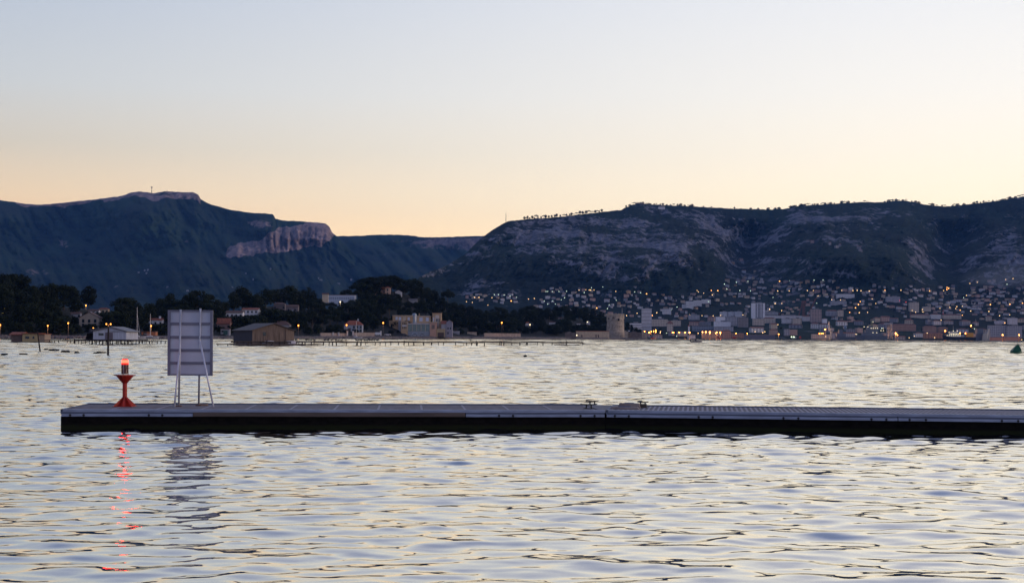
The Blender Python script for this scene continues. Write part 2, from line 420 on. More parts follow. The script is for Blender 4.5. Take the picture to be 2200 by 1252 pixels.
def rockA(PX, PY):
    topr = np.interp(PX[-1], [p[0] for p in profA], [p[1] for p in profA])[None, :]
    d = PY-topr
    n = fbm(PX/26., PY/16., 33, 4)
    edge = np.interp(PX, [-200,0,60,150,260,300,400,430,440,2000], [-5,-5,9,12,9,16,20,16,-6,-6])
    top = np.clip((edge+n*9-d)/5., 0, 1)*.78
    r = top
    # the pale cliff band
    yc = np.interp(PX, [440,500,560,600,650,700,716], [560,540,530,516,506,498,500]); wd = np.interp(PX, [470,500,560,600,640,690,710,722], [0,15,18,30,27,30,22,0])
    cl = np.clip((wd-np.abs(PY-yc)+7*fbm(PX/12., PY/60., 34, 4))/5., 0, 1)*np.clip((PX-478)/12, 0, 1)
    r = np.maximum(r, cl*1.05)
    r = np.maximum(r, blobs(PX, PY, [(560,482,40,9,.05,.55),(305,530,9,9,0,.62),(135,522,22,9,.5,.5),(80,580,40,12,-.1,.42),(260,618,30,8,.2,.5),(400,520,9,8,0,.45),(440,560,120,12,.05,.2),(180,560,60,10,0,.2),(715,540,10,14,0,.3)]))
    return r + .12*fbm(PX/60., PY/30., 36, 3)
profB = [(600,515),(700,508),(730,507),(760,507),(800,505),(840,504),(880,505.5),(905,509),(940,510),(975,508.5),(1000,507.5),(1035,507),(1100,504),(1250,500)]
hillB = Hill(profB, np.arange(600, 1200, 3.), 5600, 9600, ([0,.4,.8,1],[0,.45,.8,1]),
    lambda px, h, e: (400*fbm(px/110., h/90., 21, 3)+260*fbm(px/45.+h/50, h/70., 22, 5, .55, True))*np.clip((1-e)*8, .04, 1), 120, .9)
def rockB(PX, PY):
    r = blobs(PX, PY, [(985,519,95,10,-.03,.95),(1010,530,60,12,0,.7),(925,532,60,8,.05,.45),(745,540,8,12,0,.45),(820,555,22,4,-.8,.4),(850,518,80,4,0,.3)])
    return r+.1*fbm(PX/50., PY/25., 37, 3)
profC = [(820,640),(880,612),(895,602),(900,596),(925,583),(960,570),(1000,545),(1035,511),(1060,492),(1090,476),(1130,471),(1200,466),(1260,459),(1290,456),(1335,451),(1345,445),(1360,440),(1375,437),(1390,438.5),(1410,440),(1480,443),(1540,446.5),(1600,449),(1660,450.5),(1700,447),(1720,442),(1780,438.5),(1850,434.5),(1900,434.5),(1925,431),(1945,430.5),(1960,434),(1990,440),(2030,444),(2060,441.5),(2100,436.5),(2140,432.5),(2170,427),(2200,422),(2300,400),(2600,380)]
def ridgeline(px, py, pts, w, a):
    d = py-np.interp(px, [p[0] for p in pts], [p[1] for p in pts]); x0, x1 = pts[0][0], pts[-1][0]
    m = np.clip((px-x0)/40, 0, 1)*np.clip((x1-px)/40, 0, 1)
    return a*np.exp(-np.abs(d)/w)*m
def spurs(px, h):
    py = hor(px)-h
    # spurs that stand towards the viewer (negative depth), gullies that run back
    r = -450*np.exp(-(((px-1260)/170)**2+((py-560)/110)**2))
    r += -520*np.exp(-(((px-1450-(py-560)*.1)/95)**2+((py-560)/80)**2))
    r += -700*np.exp(-(((px-1830-(py-540)*.35)/150)**2+((py-560)/85)**2))
    r += 650*np.exp(-(((px-1600-(py-540)*-.25)/42)**2))*np.clip((650-py)/90, 0, 1)*np.clip((py-470)/40, 0, 1)
    r += 700*np.exp(-(((px-2035-(py-540)*-.15)/55)**2))*np.clip((660-py)/90, 0, 1)*np.clip((py-470)/40, 0, 1)
    r += -500*np.exp(-(((px-2180+(py-540)*.5)/90)**2+((py-560)/70)**2))
    return r
def reliefC(px, h, e):
    r = spurs(px, h) + 260*fbm(px/150., h/130., 41, 2) + 110*fbm(px/45.+h/140, h/55., 42, 5, .5, True) + 70*fbm(px/17.-h/30, h/36., 47, 4, .55, True) + 45*fbm(px/9.-h/20, h/8., 43, 5, .62)
    low = np.clip((h-25)/150, 0.05, 1)*.75
    return r*low*np.clip((1-e)*7, .03, 1)
hillC = Hill(profC, np.arange(820, 2560, 2.6), lambda px: np.interp(px, [800,1350,2200], [2900,2500,2400]), lambda px: np.interp(px, [820,900,1090,1400,2600], [3300,3700,4900,5600,6000]),
    ([0,.03,.1,.25,.5,.8,1],[0,.05,.17,.33,.55,.82,1]), reliefC, 140, 1.3)
def rockC(PX, PY):
    r = blobs(PX, PY, [(1260,520,190,52,.05,.42),(1180,500,90,28,0,.34),(1440,540,75,42,-.5,.62),(1545,492,75,20,.45,.62),(1500,470,60,10,.1,.45),(1740,466,55,16,.1,.62),(1690,490,60,14,-.6,.52),(1830,478,90,12,.15,.45),(1480,510,110,16,.3,.4),
        (1975,560,46,15,.9,.66),(1995,590,22,8,.8,.62),(2150,520,50,20,-.6,.62),(2180,560,30,16,.2,.62),(2090,560,40,16,-.7,.42),(1200,565,110,7,0,.45),(1120,548,40,6,-.2,.45),(935,585,38,10,-.25,.62),(1310,555,60,7,.1,.4),(1700,560,90,8,.05,.3),(1810,585,40,7,.3,.42),(1600,600,90,8,0,.2),(1060,520,60,14,-.5,.3),(1330,488,90,12,.05,.45),(1560,545,50,18,.4,.35)])
    str_ = .22*fbm(PX/40.+PY/30, PY/6.+PX/60., 45, 4, .6)*np.clip(r*3, 0, 1)
    return r + str_ + .10*fbm(PX/70., PY/30., 46, 3) + .14 - .16*np.clip((PY-590)/60, 0, 1)
hillA.mesh('mountain', hill_mat('far_mountain', (.011,.019,.011), (.30,.215,.20), .9), 190, rockA)
hillB.mesh('mountain', hill_mat('valley_mountain', (.011,.019,.011), (.19,.15,.155), .9), 90, rockB)
hillC.mesh('mountain', hill_mat('town_mountain', (.007,.013,.011), (.165,.165,.20), 2.6), 300, rockC)

# ------------------------------------------------------------------ wooded headland
Ysh_x = [-260,0,200,500,700,850,1000,1200,1340,1420]; Ysh_y = [520,560,600,700,850,950,1060,1200,1330,1360]
def Ysh(px): return np.interp(px, Ysh_x, Ysh_y)
skyline = [(-260,590),(-60,586),(0,588),(50,589),(55,606),(85,617),(120,609),(150,614),(185,618),(215,624),(245,637),(283,640),(300,652),(335,652),(352,632),(375,634),(385,645),(405,628),(425,624),(448,642),(480,643),(505,622),(520,617),(540,634),(565,622),(585,622),(605,619),(628,613),(645,632),(665,626),(680,640),(700,645),(740,640),(762,636),(770,604),(800,595),(850,591),(862,604),(885,598),(905,612),(930,622),(950,640),(965,634),(975,655),(1000,652),(1040,668),(1070,660),(1100,664),(1140,657),(1180,660),(1220,656),(1265,660),(1290,668),(1305,690),(1345,702),(1370,714),(1400,722)]
sk = np.array(skyline, float)
def skyl(px): return np.interp(px, sk[:,0], sk[:,1])
def tree_px(px): return 11.5*F/(1.22*Ysh(px))
gr_x = np.arange(-260, 1421, 20.)
gr_y = skyl(gr_x)+tree_px(gr_x)*.92
gr_y = np.convolve(np.pad(gr_y, 3, 'edge'), np.ones(7)/7, 'valid')
gr_y = np.where(gr_x > 1320, np.interp(gr_x, [1320, 1420], [708, 729]), gr_y)
def groundpt(px, py):
    a1 = (1.7-H)/(1.03*Ysh(px)); ar = (hor(px)-np.interp(px, gr_x, gr_y))/F; a = (hor(px)-py)/F
    e = float(np.clip((a-a1)/max(ar-a1, 1e-5), 0, 1)); Y = float(1.03*Ysh(px)*(1+.19*e)); return e, Y
def ground_at(px, py): e, Y = groundpt(px, py); return at(px, py, Y)
def build_headland():
    px = np.arange(-260, 1421, 3.); ys = Ysh(px)+6*fbm(px/25., px*0, 60, 3)
    ar = (hor(px)-np.interp(px, gr_x, gr_y))/F
    rowsY, rowsZ = [ys*.992, ys*1.0, ys*1.006, ys*1.03], [px*0-1.5, px*0+.2, px*0+1.6+.3*fbm(px/6., px*0, 61, 3), px*0+1.7]
    a1 = (1.7-H)/(1.03*Ysh(px))
    for e in np.linspace(0, 1, 22)[1:]:
        Y = 1.03*Ysh(px)*(1+.19*e); a = a1+(ar-a1)*e; rowsY.append(Y); rowsZ.append(np.maximum(H+a*Y+ .6*fbm(px/8., px*0+e*20, 62, 3), -.8))
    for q, z in ((1.26,.9),(1.32,.5),(1.42,-.1)): rowsY.append(1.0*Ysh(px)*q); rowsZ.append(rowsZ[24]*z-1)
    Y = np.array(rowsY); Z = np.array(rowsZ); X = Y*(px-CX)[None, :]/F
    end = px > 1396; Z[:, end] = np.minimum(Z[:, end], -.5)
    o = grid_mesh('headland_terrain', X, Y, Z, mat('scrub', (.006,.007,.005), .95, var=.5, scale=.12, bump=.3), True); tag(o, kind='structure')
    # shore strip: paler quay stones lining the water
    p = np.arange(-260, 1392, 1.6); y0 = Ysh(p)*.988+6*fbm(p/25., p*0, 60, 3)
    n = fbm(p/3., p*0, 64, 4); rows = []
    top = np.interp(p, [-260,350,500,1000,1240,1392], [1.5,1.5,1.5,2.0,1.8,1.6])
    for k, (dy, z) in enumerate(((0,-.5),(1.2,.35),(3.,.8),(5,1.),(11,1.))):
        rows.append((y0+dy+1.2*fbm(p/2.3, p*0+k*7, 65+k, 3), np.where(z < 0, z, z*top*(1+.22*fbm(p/1.9, p*0+k*3, 75+k, 3)))))
    Y = np.array([r[0] for r in rows]); Z = np.array([r[1]+0*p for r in rows]); X = Y*(p-CX)[None, :]/F
    o = grid_mesh('shore_rocks', X, Y, Z, mat('rock_shore', (.12,.10,.095), .9, var=.6, scale=.9, bump=.6), False); tag(o, kind='structure')
build_headland()

# ------------------------------------------------------------------ floating pontoon and what stands on it
alu = mat('aluminium', (.27,.31,.42), .45, .5, var=.3, scale=6, bump=.15, stretch=(.35,1,3))
alu_d = mat('dull_aluminium', (.13,.155,.22), .6, .4, var=.2, scale=5, stretch=(.2,1,4))
galv = mat('galvanised_steel', (.5,.51,.56), .5, .35, var=.12, scale=9)
black = mat('black_float', (.005,.005,.006), .85, var=.7, scale=4, spec=.12, stretch=(1,1,3), bump=.3)
bolt_m = mat('bolt_iron', (.02,.02,.025), .6)
wood_f = mat('fender_wood', (.12,.095,.085), .85, var=.35, scale=3, bump=.4, stretch=(.3,1,6))
red_p = mat('red_paint', (.40,.022,.010), .45, var=.3, scale=8, bump=.05)
def float_mat():
    m, t, b = principled('float_side')
    c = t.nodes.new('ShaderNodeTexCoord'); s = t.nodes.new('ShaderNodeSeparateXYZ'); t.links.new(c.outputs['Object'], s.inputs[0])
    n = noise(t, coords(t, (1,1,2.)), 5, 6, .65); z = mth(t, 'ADD', s.outputs[2], mth(t, 'MULTIPLY', mth(t, 'SUBTRACT', n, .5), .12))
    base = mixc(t, remap(t, n, .35, .7), (.003,.003,.004), (.014,.012,.011))
    t.links.new(mixc(t, remap(t, z, .10, .05), base, (.016,.02,.009)), b.inputs['Base Color']); b.inputs['Roughness'].default_value = .85; b.inputs['Specular IOR Level'].default_value = .1
    return m
fside = float_mat()
def deck_mat(name, col, pitch, gap, gcol):
    m, t, b = principled(name)
    c = t.nodes.new('ShaderNodeTexCoord'); s = t.nodes.new('ShaderNodeSeparateXYZ'); t.links.new(c.outputs['Object'], s.inputs[0])
    f = mth(t, 'LESS_THAN', mth(t, 'FRACT', mth(t, 'DIVIDE', s.outputs[0], pitch)), gap)
    n = remap(t, noise(t, coords(t, (1,.2,1)), 7, 5), .3, .7)
    wd = mixc(t, n, tuple(x*.75 for x in col), tuple(x*1.2 for x in col))
    t.links.new(mixc(t, f, wd, gcol), b.inputs['Base Color']); b.inputs['Roughness'].default_value = .8
    return m
def pontoon(name_lbl, A, B, width, z, fascia, bolts, deckm, joints):
    ax, ay = A; bx, by = B; ang = math.atan2(by-ay, bx-ax); Ln = math.hypot(bx-ax, by-ay)
    root = thing('floating_pontoon', name_lbl, 'pontoon', (0,0,0)); d = ORG.pop(root.name); ORG[root.name] = Vector()
    root.location = (ax, ay, 0); root.rotation_euler = (0, 0, ang)
    m = MB(); m.span(.0, Ln, .06, width-.06, z-.06, z-.012); m.build('deck', deckm, root)
    m = MB(); m.span(.0, Ln, -.0, .11, z-.052, z+.004); m.build('edge_beam', alu, root)
    m = MB(); m.span(.0, Ln, width-.11, width, z-.052, z+.012); m.build('edge_beam', alu_d, root)
    m = MB(); m.span(0, .05, .0, width, z-.09, z+.006); m.build('end_beam', alu_d, root)
    m = MB(); m.span(.012, Ln-.012, .07, width-.05, -.35, z-.062); m.build('float', black, root)
    m = MB(); m.span(.0, Ln, .03, .068, -.02, z-.14); m.build('skirt', fside, root)
    for (x0, x1, kind) in fascia:
        m = MB()
        if kind == 'alu':
            m.span(x0, x1, .012, .07, z-.083, z-.054); m.build('upper_rail', alu_d, root)
            m = MB(); m.span(x0, x1, -.02, .07, z-.142, z-.086); m.build('rubbing_rail', alu, root)
        else:
            m.span(x0, x1, -.035, .07, z-.145, z-.054); m.build('timber_fender', wood_f, root, bevel=.012)
    for x in bolts:
        m = MB(); m.rod((x, -.021, z-.115), (x, -.04, z-.115), .027, .022, 8); m.build('bolt', bolt_m, root)
    for x in joints:
        m = MB(); m.span(x-.008, x+.008, -.024, .01, z-.145, z-.02); m.build('joint_strip', bolt_m, root)
    return root, ang, Ln
ZD = .397
A1 = (-9.23, 29.1); B1 = (1.975, 29.925); A2 = (1.985, 29.93); ang2 = math.radians(-7.6); B2 = (A2[0]+13.5*math.cos(ang2), A2[1]+13.5*math.sin(ang2))
def along(px, A, B):
    """distance along the front edge at which a photo column falls"""
    dx, dy = B[0]-A[0], B[1]-A[1]; Ln = math.hypot(dx, dy); dx /= Ln; dy /= Ln
    k = (px-CX)/F; return (k*A[1]-A[0])/(dx-k*dy)
s1 = lambda px: along(px, A1, B1)
s2 = lambda px: along(px, A2, B2)
LN1 = math.hypot(B1[0]-A1[0], B1[1]-A1[1])
pont1, a1_, _ = pontoon('long floating pontoon section under the red beacon and the framed board', A1, B1, 2.55, ZD,
    [(0.02, s1(415), 'alu'), (s1(416), s1(1000), 'wood'), (s1(1002), LN1-.02, 'alu')], [s1(p) for p in (152,181,321,350,1073,1103,1248,1278)],
    deck_mat('deck_planks', (.17,.145,.155), .92, .05, (.34,.31,.33)), [])
pont2, a2_, _ = pontoon('floating pontoon section with slatted deck running past the two coupling plates', A2, B2, 2.4, ZD,
    [(0.02, s2(1929), 'alu'), (s2(1931), 13.45, 'alu')], [s2(p) for p in (1322,1352,1502,1532,1684,1716,1873,1905,1955,1990,2153,2188)],
    deck_mat('deck_slats', (.14,.12,.13), .105, .42, (.36,.33,.36)), [])
def bridge():
    c1, s1_, c2, s2_ = math.cos(a1_), math.sin(a1_), math.cos(a2_), math.sin(a2_)
    P = lambda O, c, s, x, y: (O[0]+c*x-s*y, O[1]+s*x+c*y)
    q = [P(B1,c1,s1_,-.12,.14), P(A2,c2,s2_,.12,.14), P(A2,c2,s2_,.12,2.25), P(B1,c1,s1_,-.12,2.4)]
    r = thing('joint_plate', 'narrow wedge-shaped grey plate bridging the joint of both pontoon sections', 'metal plate', (q[0][0], q[0][1], ZD))
    m = MB(); m.add([(a, b, z) for z in (ZD-.008, ZD+.004) for a, b in q], [(3,2,1,0),(4,5,6,7),(0,1,5,4),(1,2,6,5),(2,3,7,6),(3,0,4,7)]); m.build('plate', mat('joint_grey', (.2,.19,.2), .8, var=.2), r)
    m = MB(); m.box((B1[0]+.005, B1[1]+.12, -.3), (.1,.16,ZD+.285)); m.build('rubber_block', black, r)
bridge()
def deck_pt(px, py):
    u, v = uv(px, py); Y = (ZD-H)*F/v; return Vector((Y*u/F, Y, ZD-.012))

def beacon():
    p = deck_pt(268, 871.5); x, y, z = p
    r = thing('navigation_beacon', 'red steel harbour light on a flared pedestal at the pontoon end, lamp lit', 'beacon', p)
    m = MB(); m.box((x,y,z), (.42,.42,.012))
    for k in range(4):
        a = PI/4+k*PI/2; 
        q = [(.045,.012),(.20*1.30,.012),(.20*1.30,.03),(.045,.21)]
        dx, dy = math.cos(a), math.sin(a); nx, ny = -dy*.006, dx*.006
        vs = [(x+dx*rr+sg*nx, y+dy*rr+sg*ny, z+h) for sg in (-1,1) for rr, h in q]
        m.add(vs, [(0,1,2,3),(7,6,5,4),(0,4,5,1),(1,5,6,2),(2,6,7,3),(3,7,4,0)])
    m.lathe((x,y,z), [(.19,.012),(.05,.2)], 4)
    m.build('base', red_p, r)
    m = MB(); m.rod((x,y,z+.16), (x,y,z+.53), .05, .048, 14); m.build('column', red_p, r, smooth=False)
    m = MB(); m.lathe((x,y,z), [(.05,.5),(.19,.655),(.235,.668),(.235,.682),(.0,.682)], 4)
    m.lathe((x,y,z), [(.05,.50),(.17,.64),(.19,.667)], 16); m.build('cup', red_p, r)
    for k in range(3):
        a = .4+k*2*PI/3; m = MB(); m.rod((x+.07*math.cos(a), y+.07*math.sin(a), z+.682), (x+.07*math.cos(a), y+.07*math.sin(a), z+.93), .009); m.build('stay', mat('stay_steel', (.45,.42,.45), .3, .7), r)
    m = MB(); m.lathe((x,y,z), [(.078,.70),(.078,.92),(.06,.925)], 18); m.build('lantern_body', mat('dark_red_lantern', (.09,.006,.012), .2, spec=.6), r, smooth=False)
    m = MB(); m.lathe((x,y,z), [(.058,.926),(.068,.94),(.07,.985),(.068,.995),(.05,1.005)], 18)
    m.build('lamp', emit('red_lamp', (1.0,.013,.007), 30, True), r, smooth=True)
    m = MB(); m.lathe((x,y,z), [(.07,.90),(.08,.905),(.08,.93),(.066,.938)], 18); m.build('red_lens', emit('red_lens_glow', (1.,.02,.012), 1.6), r, smooth=True)
    m = MB(); m.lathe((x,y,z), [(.05,1.006),(.075,1.008),(.07,1.02),(.02,1.03)], 14); m.build('lantern_cap', mat('cap_red', (.3,.02,.02), .4), r)
beacon()

def board():
    pl, pr = deck_pt(384.2, 871.5), deck_pt(427, 870)
    Y = (pl.y+pr.y)/2; r = thing('sign_board', 'large pale framed board seen from behind, on two braced posts on the pontoon', 'sign', (pl.x/2+pr.x/2, Y, ZD))
    def q(px, py, yy=Y): return at(px, py, yy)
    lt = q(388, 665); rt = q(430.5, 662.5)
    z0, z1 = q(408, 807).z, q(408, 666).z; x0, x1 = q(359.5, 700).x, q(456.5, 700).x
    yb = Y+.045
    pm = mat('board_grey', (.58,.60,.70), .55, var=.06, scale=3, per_obj=0.); fm = mat('board_frame', (.20,.20,.26), .55, .3, var=.1)
    m = MB(); m.span(x0+.03, x1-.03, yb+.012, yb+.02, z0+.02, z1-.02); m.build('board_panel', pm, r)
    for xa, xb in ((x0, x0+.055), (x1-.055, x1)):
        m = MB(); m.span(xa, xb, yb-.018, yb+.03, z0, z1); m.build('frame_upright', fm, r)
    for py, hh in ((667.5,.035),(695,.055),(724,.055),(752,.055),(779.5,.055),(805,.035)):
        zc = q(408, py).z; m = MB(); m.span(x0+.057, x1-.057, yb-.008, yb+.011, zc-hh/2, zc+hh/2); m.build('cross_rail', fm, r)
    for p, tpt in ((pl, lt), (pr, rt)):
        m = MB(); m.rod(p+Vector((0,0,.0)), Vector((tpt.x, Y, tpt.z)), .022, n=10); m.build('post', galv, r, smooth=True)
        m = MB(); m.box((p.x, p.y, ZD-.012), (.12,.12,.02)); m.build('foot_plate', mat('rusty_plate', (.14,.07,.05), .9), r)
    for (bx, by), (tx, ty) in (((374.8,873.6),(386.5,748)), ((458.6,872.4),(430,733))):
        f = deck_pt(bx, by); tt = q(tx, ty, Y-.02); m = MB(); m.rod(f, tt, .02, n=10); m.build('brace', mat('brace_steel', (.66,.67,.74), .4, .3), r, smooth=True)
    p = deck_pt(437, 870); b = MB(); b.box((p.x, p.y, p.z), (.2,.1,.035), .1, (.9,.8))
    tag(b.build('timber_offcut', mat('offcut_wood', (.22,.14,.09), .9, var=.3, scale=8)), 'small brown timber block lying by the right-hand post of the board', 'timber block')
board()

def cleat(px, py, lbl, w=.37, h=.1, rot=0.):
    p = deck_pt(px, py); x, y, z = p; im = mat('cast_iron', (.025,.025,.03), .5, .5)
    r = thing('mooring_cleat', lbl, 'cleat', p, 'mooring cleats on the pontoon')
    m = MB(); m.box((x,y,z), (w*.62,.09,.018), rot); m.build('base', im, r)
    for s in (-1, 1):
        m = MB(); m.rod((x+s*.055,y,z+.015), (x+s*.05,y,z+h-.012), .017, .014); m.build('leg', im, r)
    m = MB(); m.rod((x-w/2,y,z+h+.004), (x-w*.2,y,z+h-.008), .009, .014); m.rod((x-w*.2,y,z+h-.008), (x+w*.2,y,z+h-.008), .014); m.rod((x+w*.2,y,z+h-.008), (x+w/2,y,z+h+.004), .014, .009); m.build('horn', im, r)
cleat(1265, 876.5, 'black mooring cleat on the front edge near the pontoon joint')
cleat(1272.5, 869.5, 'black mooring cleat on the far edge behind another cleat', .3, .105)
cleat(1381, 873.5, 'black mooring cleat raised on a block beside the coupling plates', .25, .12)
def plates():
    bm = mat('coupling_rust', (.24,.19,.17), .85, var=.3, scale=4, bump=.3)
    for px, py, w, l, h, lbl, nm in ((1342, 877.5, .66, .3, .05, 'low brown coupling plate lying in front at the pontoon joint', 0), (1352, 874.6, .5, .3, .1, 'taller brown coupling plate lying behind at the pontoon joint', 1)):
        p = deck_pt(px, py); r = thing('coupling_plate', lbl, 'metal plate', p)
        m = MB(); m.box(p, (w, l, h), a2_, (.86,.8)); m.build('cover', bm, r, bevel=.008)
        m = MB(); m.rod(p+Vector((-w*.2,0,h)), p+Vector((w*.2,0,h)), .018); m.build('hinge', alu_d, r)
    p = deck_pt(1381, 874.5); tag(MB().box(p+Vector((0,.05,0)), (.19,.16,.085), a2_, (.92,.92)).build('timber_block', mat('dark_block', (.07,.055,.045), .9)), 'dark brown block under the single raised cleat', 'timber block')
plates()

def buoy():
    p = water_at(2183, 759); x, y, z = p; s = p.y/F
    gm = mat('buoy_green', (.005,.085,.04), .4, var=.2, scale=3)
    r = thing('conical_buoy', 'green conical channel buoy leaning on the water', 'buoy', p)
    m = MB(); m.lathe((x, y, -.25), [(11.5*s,0),(12.6*s,.22),(12.4*s,.5),(11.2*s,.6)], 20); m.build('float_collar', gm, r, smooth=False)
    m = MB(); ax = 4.0*s; n = 4
    b = [(x-10.5*s, y-8*s), (x+9.5*s, y-8*s), (x+9.5*s, y+8*s), (x-10.5*s, y+8*s)]; t_ = [(x+1.5*s, y-1.5*s), (x+5.5*s, y-1.5*s), (x+5.5*s, y+1.5*s), (x+1.5*s, y+1.5*s)]
    mid = [(x-6.5*s, y-6*s), (x+8.8*s, y-6*s), (x+8.8*s, y+6*s), (x-6.5*s, y+6*s)]
    z0 = .33; vs = [(a, c, z0) for a, c in b]+[(a, c, z0+5.5*s) for a, c in mid]+[(a, c, 19*s) for a, c in t_]
    fs = [(3,2,1,0),(8,9,10,11)]+[(k*4+i, k*4+(i+1)%4, k*4+4+(i+1)%4, k*4+4+i) for k in range(2) for i in range(4)]
    m.add(vs, fs); m.build('cone', gm, r, bevel=.06)
    m = MB(); m.rod((x+3.6*s, y, 19*s-.02), (x+3.4*s, y, 21.5*s), .05); m.build('top_pin', gm, r)
buoy()
for px, py, lb in ((125.5*4.4*2+24, 767, 'small dark float bobbing alone in open water'), (1369, 735.5, 'tiny dark float near the fort point'), (1643, 736.5, 'tiny dark marker float before the town quay'), (1949, 736.8, 'tiny black float off the orange-lit barracks')):
    p = water_at(px, py); p.z = 0; q = p.y/F; r = tag(MB().ball((p.x, p.y, .1), max(.18, 1.3*q), 8, 6, (1,1,.7)).rod((p.x, p.y, .1), (p.x+.5*q, p.y, 2.4*q), .3*q).build('marker_float', black), lb, 'float')

# ------------------------------------------------------------------ foliage
def leaf_mat(name, col):
    m, t, b = principled(name)
    oi = t.nodes.new('ShaderNodeObjectInfo'); n = noise(t, coords(t, kind='Object'), .55, 3)
    c = mixc(t, remap(t, n, .35, .65), tuple(x*.6 for x in col), tuple(x*1.4 for x in col))
    hv = t.nodes.new('ShaderNodeHueSaturation'); t.links.new(c, hv.inputs['Color'])
    t.links.new(remap(t, oi.outputs['Random'], 0, 1, .7, 1.35), hv.inputs['Value']); t.links.new(hv.outputs[0], b.inputs['Base Color'])
    b.inputs['Roughness'].default_value = .8; b.inputs['Specular IOR Level'].default_value = .15
    return m
leafm = leaf_mat('pine_foliage', (.013,.019,.008)); barkm = mat('bark', (.09,.07,.055), .95, var=.4, scale=2)
def crown_mesh(seed, kind):
    """unit-height tree: crown of leaf tufts in clumps, trunk with limbs"""
    rs = random.Random(seed); cl = []
    if kind == 'round':   z0, z1, rx, n = .22, 1., .38, 16
    elif kind == 'umbrella': z0, z1, rx, n = .5, 1., .52, 16
    elif kind == 'column': z0, z1, rx, n = .08, 1., .13, 14
    elif kind == 'bush': z0, z1, rx, n = .0, 1., .62, 12
    else: z0, z1, rx, n = .12, 1., .26, 16         # tall
    for i in range(n):
        f = (i+.5)/n
        if kind == 'umbrella': r = rx*math.sqrt(rs.random())*.9; a = rs.uniform(0, 2*PI); z = z0+(z1-z0)*(.2+.62*(1-(r/rx)**2)*rs.uniform(.7,1)); cr = rs.uniform(.12,.17)
        elif kind in ('column',): z = z0+(z1-z0)*f; w = rx*math.sin(PI*min(1, .15+f*.8))**.6; r = w*.4; a = rs.uniform(0,2*PI); cr = w*.8+.02; 
        else:
            z = z0+(z1-z0)*(.12+.74*f); w = rx*math.sqrt(max(.05, 1-((f-.42)/.62)**2)); r = w*rs.uniform(.25,.75); a = i*2.4+rs.uniform(-.5,.5); cr = rs.uniform(.30,.46)*rx*(1.1 if kind != 'tall' else 1.25)
        cl.append((r*math.cos(a), r*math.sin(a), z, cr))
    m = MB()
    for cx_, cy_, cz, cr in cl:
        top = min(cz+cr, 1.0)
        for k in range(72):
            u = rs.uniform(-1,1); t = rs.uniform(0,2*PI); q = math.sqrt(1-u*u); rr = cr*rs.uniform(.62,1.05)
            p = Vector((cx_+rr*q*math.cos(t), cy_+rr*q*math.sin(t), min(cz+rr*u*.78, 1.)))
            nrm = Vector((q*math.cos(t)+rs.uniform(-.7,.7), q*math.sin(t)+rs.uniform(-.7,.7), u+rs.uniform(-.5,.9))).normalized()
            a = nrm.orthogonal().normalized(); b = nrm.cross(a); s = cr*rs.uniform(.16,.30); w = rs.uniform(.5,1.)
            m.add([p-a*s-b*s*w*.5, p+b*s*w*-.9, p+a*s, p+b*s*w], [(0,1,2,3)])
    t = MB()
    th = {'round':.55,'umbrella':.72,'column':.5,'bush':.3,'tall':.7}[kind]
    t.rod((0,0,-.12), (rs.uniform(-.02,.02),rs.uniform(-.02,.02),th*.5), .024, .018, 6); t.rod((0,0,th*.48), (0,0,th), .018, .008, 6)
    for cx_, cy_, cz, cr in cl[::3]:
        zb = max(.12, cz-.25); t.rod((0,0,zb), (cx_*.8,cy_*.8,cz), .009, .004, 5)
    return m, t
PROTO = {}
def proto_tree(kind, seed):
    key = (kind, seed)
    if key not in PROTO:
        m, t = crown_mesh(seed*31+len(kind), kind)
        PROTO[key] = (m, t)
        mm = m; a = MB(); a.v, a.f, a.mi = mm.v, mm.f, mm.mi
        # build meshes only
        out = []
        for b_, nm, mt in ((m, 'crown', leafm), (t, 'trunk', barkm)):
            me = bpy.data.meshes.new(nm); me.from_pydata(b_.v, [], b_.f); me.materials.append(mt); me.update(); out.append(me)
        PROTO[key] = out
    return PROTO[key]
KW = {'round':'round-crowned pine','umbrella':'flat-topped umbrella pine','column':'slim pointed cypress','bush':'low dark bush','tall':'tall bushy pine'}
def tree(kind, loc, hgt, wide, label, px, group, name=None):
    me = proto_tree(kind, random.randint(1, 4))
    r = bpy.data.objects.new(name or {'column':'cypress_tree','bush':'bush','umbrella':'umbrella_pine'}.get(kind, 'pine_tree'), None); COL.objects.link(r); r.location = loc
    r['category'] = 'bush' if kind == 'bush' else 'tree'; r['group'] = group; pend(r, label, px)
    a = random.uniform(0, 2*PI)
    for mesh_, nm in zip(me, ('crown', 'trunk')):
        o = bpy.data.objects.new(nm, mesh_); COL.objects.link(o); o.parent = r; o.scale = (hgt*wide, hgt*wide, hgt); o.rotation_euler = (0, 0, a)
    return r
def zone(px):
    for a, t in ((60,'above the yellow hut'),(165,'between yellow hut and white boathouse'),(235,'over the white boathouse'),(300,'behind the pale masts'),(370,'left of the framed board'),(470,'behind the framed board'),(560,'over the white villas'),(650,'above the wooden boathouse'),(700,'right of the wooden boathouse'),(765,'by the long white building'),(835,'around the pink tower house'),(900,'over the ochre mansion'),(975,'above the mansion tower'),(1050,'just past the ochre mansion'),(1130,'near the lone shore lamp'),(1220,'halfway from mansion to fort'),(1305,'beside the round fort tower'),(2500,'past the round fort tower')):
        if px < a: return t
EXCL = []   # (x0, x1, ytop, ybase, Y) of things that must stay visible

